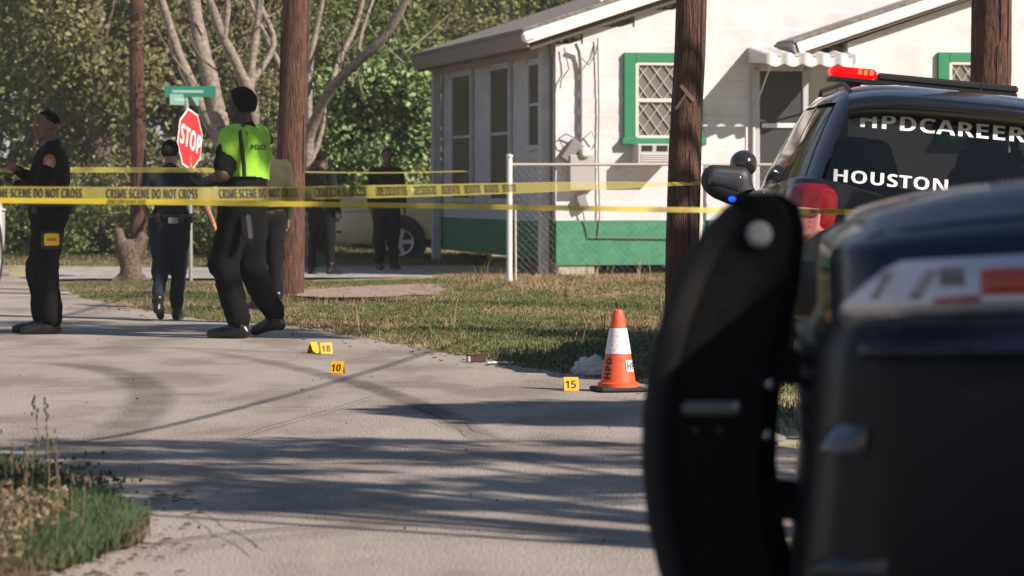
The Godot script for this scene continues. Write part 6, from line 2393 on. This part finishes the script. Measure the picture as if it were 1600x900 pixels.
func build_grass() -> void:
	var green := [lin(0.15, 0.19, 0.065), lin(0.23, 0.265, 0.09), lin(0.30, 0.32, 0.125)]
	var dry := [lin(0.46, 0.29, 0.18), lin(0.58, 0.39, 0.25), lin(0.52, 0.40, 0.22)]
	var tuft := blade_tuft("lawn", 7, 0.046, 0.0032, 0.07)
	var spots := []
	var sizes := []
	var cols := []
	for i in 69000:
		var d := 17.8 + 24.5 * pow(rng.randf(), 0.85)
		if i < 7000:
			d = rng.randf_range(9.0, 17.8)
		var e := edge_x(d)
		var x := e + rng.randf() * (5.6 - e)
		var edge_gap := (x - e)
		if edge_gap < 0.25 and rng.randf() > edge_gap * 4.0 + 0.15:
			continue
		if d > 40.4 and x < -1.0:
			continue
		var px := x * FOCUS / d + 800
		if px > 1700 and d > 17.8:
			continue
		# the dirt drive stays bare
		if d > 32.0 and Geometry2D.is_point_in_polygon(Vector2(x, d), bare) and rng.randf() < 0.94:
			continue
		var n := noise_a.get_noise_2d(x * 5.0, d * 2.6) + 0.35 * noise_a.get_noise_2d(x * 19.0, d * 11.0)
		var near_house := smoothstep(33.0, 36.5, d) * smoothstep(-1.4, 0.2, x)
		var t := clampf(0.16 + n * 2.2 + near_house * 0.75 - 0.35 * smoothstep(25.5, 22.0, d), 0.0, 1.0)
		var g: Color = green[rng.randi() % 3]
		var c: Color = g.lerp(dry[rng.randi() % 3], clampf(t + rng.randf_range(-0.15, 0.15), 0.0, 1.0))
		if t > 0.62 and rng.randf() < 0.45:
			continue
		spots.append(Vector3(x, earth(x, d), -d))
		sizes.append(rng.randf_range(0.6, 1.25) * (1.0 + 0.5 * near_house * rng.randf()) * (0.65 if d > 39.6 else 1.0) * lerpf(0.7, 1.0, smoothstep(0.0, 0.5, edge_gap)))
		cols.append(c)
	sow("grass", tuft, spots, sizes, cols)
	# tall weeds here and there, more along the house
	spots = []
	sizes = []
	cols = []
	for i in 900:
		var d := rng.randf_range(19.0, 39.8)
		var e := edge_x(d)
		var x := e + 0.15 + rng.randf() * (5.0 - e)
		var keep := 0.09
		if d > 37.0 and d < 39.8 and x > -1.0:
			keep = 0.9
		if rng.randf() > keep or (d > 33.0 and d < 38.6 and x < -0.7):
			continue
		spots.append(Vector3(x, earth(x, d), -d))
		sizes.append(rng.randf_range(0.6, 1.5))
		cols.append((dry[rng.randi() % 3] if rng.randf() < 0.7 else green[1]))
	sow("dry_weeds", blade_tuft("weeds", 8, 0.22, 0.0035, 0.08), spots, sizes, cols)
	# ground litter across the street
	spots = []
	sizes = []
	cols = []
	for i in 9000:
		var d := rng.randf_range(47.2, 56.0)
		var px := rng.randf_range(-80, 760)
		spots.append(floor_px(px, d, earth(0, d)))
		sizes.append(rng.randf_range(0.8, 2.0))
		cols.append(green[rng.randi() % 3].lerp(dry[rng.randi() % 3], rng.randf() * 0.7))
	sow("undergrowth", tuft, spots, sizes, cols)

	# the corner of verge close to the camera, with dry stalks
	var hump := PackedVector2Array()
	for q in [[-3.6, 13.4], [-2.2, 13.1], [-1.95, 12.7], [-1.70, 12.1], [-1.56, 11.6], [-1.38, 11.15], [-1.24, 10.75], [-1.20, 10.3], [-1.30, 9.95], [-1.36, 9.5], [-1.6, 8.6], [-2.0, 7.0], [-4.0, 5.0], [-5.0, 9.0]]:
		if hump.size() > 0 and q[1] > 9.0 and q[1] < 13.2:
			var p0 := hump[-1]
			for k in range(1, 7):
				var p := p0.lerp(Vector2(q[0], q[1]), k / 6.0)
				hump.push_back(p + (Vector2(0.10, 0.16) * noise_a.get_noise_2d(p.y * 55, p.x * 45) if k < 6 else Vector2.ZERO))
		else:
			hump.push_back(Vector2(q[0], q[1]))
	structure(obj("verge_corner", flat_sheet(hump, 0.012), mottled([lin(0.10, 0.075, 0.045), lin(0.22, 0.15, 0.09)], [0.3, 0.7], 1.0, 0.02, 0.95, 81)))
	spots = []
	sizes = []
	cols = []
	for i in 34000:
		var x := rng.randf_range(-2.9, -1.15)
		var d := rng.randf_range(8.6, 13.3)
		if not Geometry2D.is_point_in_polygon(Vector2(x, d), hump):
			continue
		if noise_a.get_noise_2d(x * 60.0 + 300.0, d * 30.0) < -0.22:
			continue
		var edge := (-1.17 - x) - maxf(0.0, (d - 11.0) * 0.33)
		var lush := smoothstep(0.02, 0.15, edge) * (1.0 - smoothstep(0.40, 0.75, edge)) * smoothstep(9.2, 9.9, d)
		if rng.randf() > 0.22 + lush * smoothstep(-0.25, 0.2, noise_a.get_noise_2d(x * 40.0, d * 18.0) + 0.25):
			continue
		spots.append(Vector3(x, 0.012, -d))
		sizes.append(rng.randf_range(0.7, 1.3) * lerpf(0.75, 1.15, lush))
		var c: Color = lin(0.075, 0.125, 0.045).lerp(lin(0.15, 0.21, 0.085), rng.randf())
		cols.append(c.lerp(lin(0.20, 0.13, 0.075).lerp(lin(0.30, 0.20, 0.11), rng.randf()), clampf(0.9 - lush * 1.1 + rng.randf_range(-0.2, 0.2), 0.0, 1.0)))
	sow("verge_grass", blade_tuft("verge", 12, 0.052, 0.0016, 0.035), spots, sizes, cols)
	# leafy dark weed at the tip, and brown leaves
	spots = []
	sizes = []
	cols = []
	for i in 170:
		var a := rng.randf()
		var x := lerpf(-2.0, -1.50, a) + rng.randfn() * 0.06
		var d := lerpf(12.2, 11.75, a) + rng.randfn() * 0.15
		spots.append(Vector3(x, 0.02 + 0.12 * rng.randf() * rng.randf(), -d))
		sizes.append(rng.randf_range(0.14, 0.28))
		cols.append(lin(0.028, 0.035, 0.016).lerp(lin(0.075, 0.08, 0.035), rng.randf()))
	for i in 700:
		var x := rng.randf_range(-2.15, -1.5)
		var d := rng.randf_range(9.0, 11.0)
		spots.append(Vector3(x, 0.02 + 0.10 * rng.randf(), -d))
		sizes.append(rng.randf_range(0.15, 0.3))
		cols.append(lin(0.13, 0.09, 0.05).lerp(lin(0.28, 0.21, 0.12), rng.randf()))
	sow("leafy_weeds", leaf_clump("weed", 16, 0.20, 0.10, 0.33), spots, sizes, cols)
	# fallen leaves and scraps of bark blown along the edges
	var dead := Shape.new()
	dead.tri(Vector3(-0.02, 0.004, 0), Vector3(0.004, 0.012, 0.012), Vector3(0.024, 0.005, 0), Vector3.UP, Vector3.UP, Vector3.UP)
	dead.tri(Vector3(-0.02, 0.004, 0), Vector3(0.024, 0.005, 0), Vector3(0.002, 0.010, -0.012), Vector3.UP, Vector3.UP, Vector3.UP)
	spots = []
	sizes = []
	cols = []
	for i in 420:
		if i < 150:
			spots.append(Vector3(-1.28 + rng.randfn() * 0.14, 0.006, -rng.randf_range(9.3, 12.0)))
		else:
			var d := rng.randf_range(17.5, 31.0)
			spots.append(Vector3(edge_x(d) - absf(rng.randfn()) * 0.28 + 0.1, 0.004, -d))
		sizes.append(rng.randf_range(0.5, 1.3))
		cols.append(lin(0.09, 0.055, 0.03).lerp(lin(0.26, 0.17, 0.09), rng.randf()))
	sow("fallen_leaves", dead.done(), spots, sizes, cols)
	# single tall dry stalks with seed heads
	var straw := paint(0.20, 0.15, 0.085, 0.9)
	var stalks := [[12, 735, 668, -18], [28, 780, 700, 14], [70, 760, 672, 4], [84, 850, 690, 3], [46, 840, 735, -8], [102, 790, 742, 10], [60, 730, 625, -6], [64, 735, 628, 8], [22, 860, 760, -20], [38, 740, 690, 16], [95, 770, 730, -6], [8, 820, 700, 10], [118, 800, 752, 14]]
	for q in stalks:
		var d := clampf(dist_of(q[1] + 60.0), 9.8, 11.6)
		var p := floor_px(q[0], d, 0.0)
		var top := at_px(q[0] + q[3] * 1.0, q[2], d)
		var o := thing("dry_stalk", "thin dry weed stalk with a seed head standing in the near verge", "weed", p, 0.0, "dry stalks in the near verge")
		var tip := top - p
		limb(o, "stem", [Vector3.ZERO, tip * 0.5 + Vector3(0.01, 0, 0.01), tip], 0.0026, 0.0010, straw, 5)
		var s := Shape.new()
		for k in 7:
			s.ball(tip + Vector3(rng.randfn() * 0.008, -0.012 * k + 0.01, rng.randfn() * 0.008), Vector3(0.0036, 0.010, 0.0036), 4, 6)
		obj("seed_head", s, paint(0.12, 0.085, 0.05, 0.9), o)
		for k in 2:
			var f := rng.randf_range(0.2, 0.6)
			var s2 := Shape.new()
			var b0 := tip * f
			var out := Vector3(rng.randf_range(-1, 1), 0.5, rng.randf_range(-0.5, 0.5)).normalized() * rng.randf_range(0.02, 0.05)
			s2.tri(b0, b0 + out * 0.5 + Vector3(0, 0.005, 0.002), b0 + out, Vector3.BACK, Vector3.BACK, Vector3.BACK)
			s2.tri(b0, b0 + out, b0 + out * 0.5 - Vector3(0, 0.004, 0), Vector3.BACK, Vector3.BACK, Vector3.BACK)
			obj("leaf", s2, paint(0.22, 0.19, 0.09, 0.9), o)

# trees to the right of the lens whose boughs throw the shade that lies on the road
func build_shade_trees() -> void:
	var rnd := RandomNumberGenerator.new()
	rnd.seed = 99
	var bark := mottled([lin(0.07, 0.05, 0.04), lin(0.16, 0.125, 0.10)], [0.3, 0.7], 0.8, 0.03, 0.95, 61)
	var cols := [lin(0.03, 0.045, 0.012), lin(0.07, 0.10, 0.03), lin(0.10, 0.13, 0.04)]
	var away := Vector3(-0.686, -0.588, -0.429) / 0.588       # the way the light travels, per metre down
	var over := func(x: float, d: float, h: float) -> Vector3: return Vector3(x, 0, -d) - away * h
	var leaves := leaf_clump("broad", 14, 0.24, 0.17, 0.30)
	# one whose long flat boughs stripe the near road
	var foot := Vector3(8.6, -0.1, -5.2)
	var o := thing("shade_tree", "spreading tree beside the road, out of sight, whose boughs stripe the tarmac", "tree", foot, 0.0, "trees that shade the road")
	limb(o, "trunk", [Vector3.ZERO, Vector3(0, 2.5, 0), Vector3(-0.2, 5.0, -0.2), Vector3(-0.3, 7.0, -0.2)], 0.28, 0.10, bark, 10)
	var blobs := []
	for k in 60:
		var d := 11.5 + 3.1 * rnd.randf()
		var x := rnd.randf_range(-2.2, 2.0) + (d - 13.0) * -0.2
		var h := rnd.randf_range(5.6, 6.6)
		blobs.append([over.call(x, d, h) - foot, Vector3(rnd.randf_range(0.6, 1.5), 0.04, 0.035 if d > 13.0 else 0.06)])
	for k in 20:
		var x := rnd.randf_range(-1.5, 2.2)
		blobs.append([over.call(x, rnd.randf_range(11.5, 12.7), 6.0) - foot, Vector3(1.1, 0.06, 0.11)])
	for k in range(0, blobs.size(), 3):
		var p: Vector3 = blobs[k][0]
		limb(o, "limb", [Vector3(-0.2, 4.6, -0.2), Vector3(p.x * 0.5, lerpf(4.6, p.y, 0.7), p.z * 0.5), p], 0.06, 0.015, bark, 6)
	foliage("crown", o, blobs, 1500, leaves, cols, 0.5, rnd, 0.0, false, true)
	# one made up, its dense bough shaped to throw a rounded shadow
	foot = Vector3(9.6, -0.1, -10.5)
	o = thing("shade_tree", "dense tree added out of sight to throw one rounded shadow by the cone", "tree", foot, 0.0, "trees that shade the road")
	limb(o, "trunk", [Vector3.ZERO, Vector3(0, 2.5, 0), Vector3(-0.2, 4.6, -0.3)], 0.24, 0.10, bark, 10)
	blobs = []
	for q in [[0.15, 16.35, 0.42, 0.5], [0.5, 16.4, 0.5, 0.62], [0.95, 16.3, 0.6, 0.72], [1.5, 16.2, 0.7, 0.80], [2.1, 16.1, 0.7, 0.85]]:
		for z in 3:
			blobs.append([over.call(q[0], q[1], 5.2 + 0.25 * z) - foot, Vector3(q[2], 0.16, q[3])])
	for k in range(0, blobs.size(), 3):
		limb(o, "limb", [Vector3(-0.2, 4.2, -0.3), blobs[k][0]], 0.07, 0.02, bark, 6)
	foliage("crown", o, blobs, 6500, leaves, cols, 0.9, rnd, 0.0, true, true)
	# one farther up that shades the leaning pole and the far bend
	foot = Vector3(8.0, -0.2, -22.5)
	o = thing("shade_tree", "tall tree beyond the parked police car, out of sight, that dapples pole and bend", "tree", foot, 0.0, "trees that shade the road")
	limb(o, "trunk", [Vector3.ZERO, Vector3(0, 2.5, 0), Vector3(-0.1, 5.0, 0), Vector3(-0.2, 8.5, 0)], 0.26, 0.08, bark, 10)
	blobs = []
	for k in 10:
		blobs.append([over.call(1.35, 25.0, 0.0) - away * rnd.randf_range(5.2, 9.0) - foot + Vector3(rnd.randf_range(-0.3, 0.3), 0, rnd.randf_range(-0.5, 0.5)), Vector3(0.7, 0.5, 0.7)])
	for k in 14:
		var x := rnd.randf_range(-6.0, -1.6)
		blobs.append([over.call(x, 26.4 + (x + 3.5) * -0.35 + rnd.randf_range(-0.9, 0.9), rnd.randf_range(7.5, 9.0)) - foot, Vector3(0.8, 0.16, 0.28)])
	for k in blobs.size():
		if k % 2 == 0:
			limb(o, "limb", [Vector3(-0.1, 4.6, 0), blobs[k][0]], 0.06, 0.015, bark, 6)
	foliage("crown", o, blobs, 1500, leaves, cols, 0.8, rnd, 0.0, false, true)
	# a broad unseen crown added to keep the nearest car wholly in shade
	foot = Vector3(12.5, -0.1, 3.0)
	o = thing("shade_tree", "broad tree added behind the viewer, out of sight, to shade the nearest car", "tree", foot, 0.0, "trees that shade the road")
	limb(o, "trunk", [Vector3.ZERO, Vector3(0, 2.5, 0), Vector3(-0.3, 5.0, -0.3), Vector3(-0.8, 8.0, -1.0)], 0.34, 0.10, bark, 10)
	blobs = []
	for k in 30:
		blobs.append([over.call(rnd.randf_range(-0.6, 6.5), rnd.randf_range(0.5, 7.6), rnd.randf_range(7.0, 9.0)) - away * -0.8 - foot, Vector3(1.3, 0.5, 1.2)])
	for k in range(0, 30, 2):
		limb(o, "limb", [Vector3(-0.3, 4.6, -0.3), Vector3(blobs[k][0].x * 0.5, 6.5, blobs[k][0].z * 0.5), blobs[k][0]], 0.07, 0.02, bark, 6)
	foliage("crown", o, blobs, 3200, leaves, cols, 1.0, rnd, 0.0, true, true)
	# trees added behind the viewer for the glossy flanks of the cars to mirror
	for k in 7:
		tree("leafy_tree", "leafy tree added behind the viewer, out of sight, for the cars to mirror", Vector3(-15.0 + 4.6 * k, -0.1, 15.0 + 3.0 * (k % 3)), 8.5, 0.6, 3.4, 420, cols, bark, rnd, "trees added behind the viewer", true)
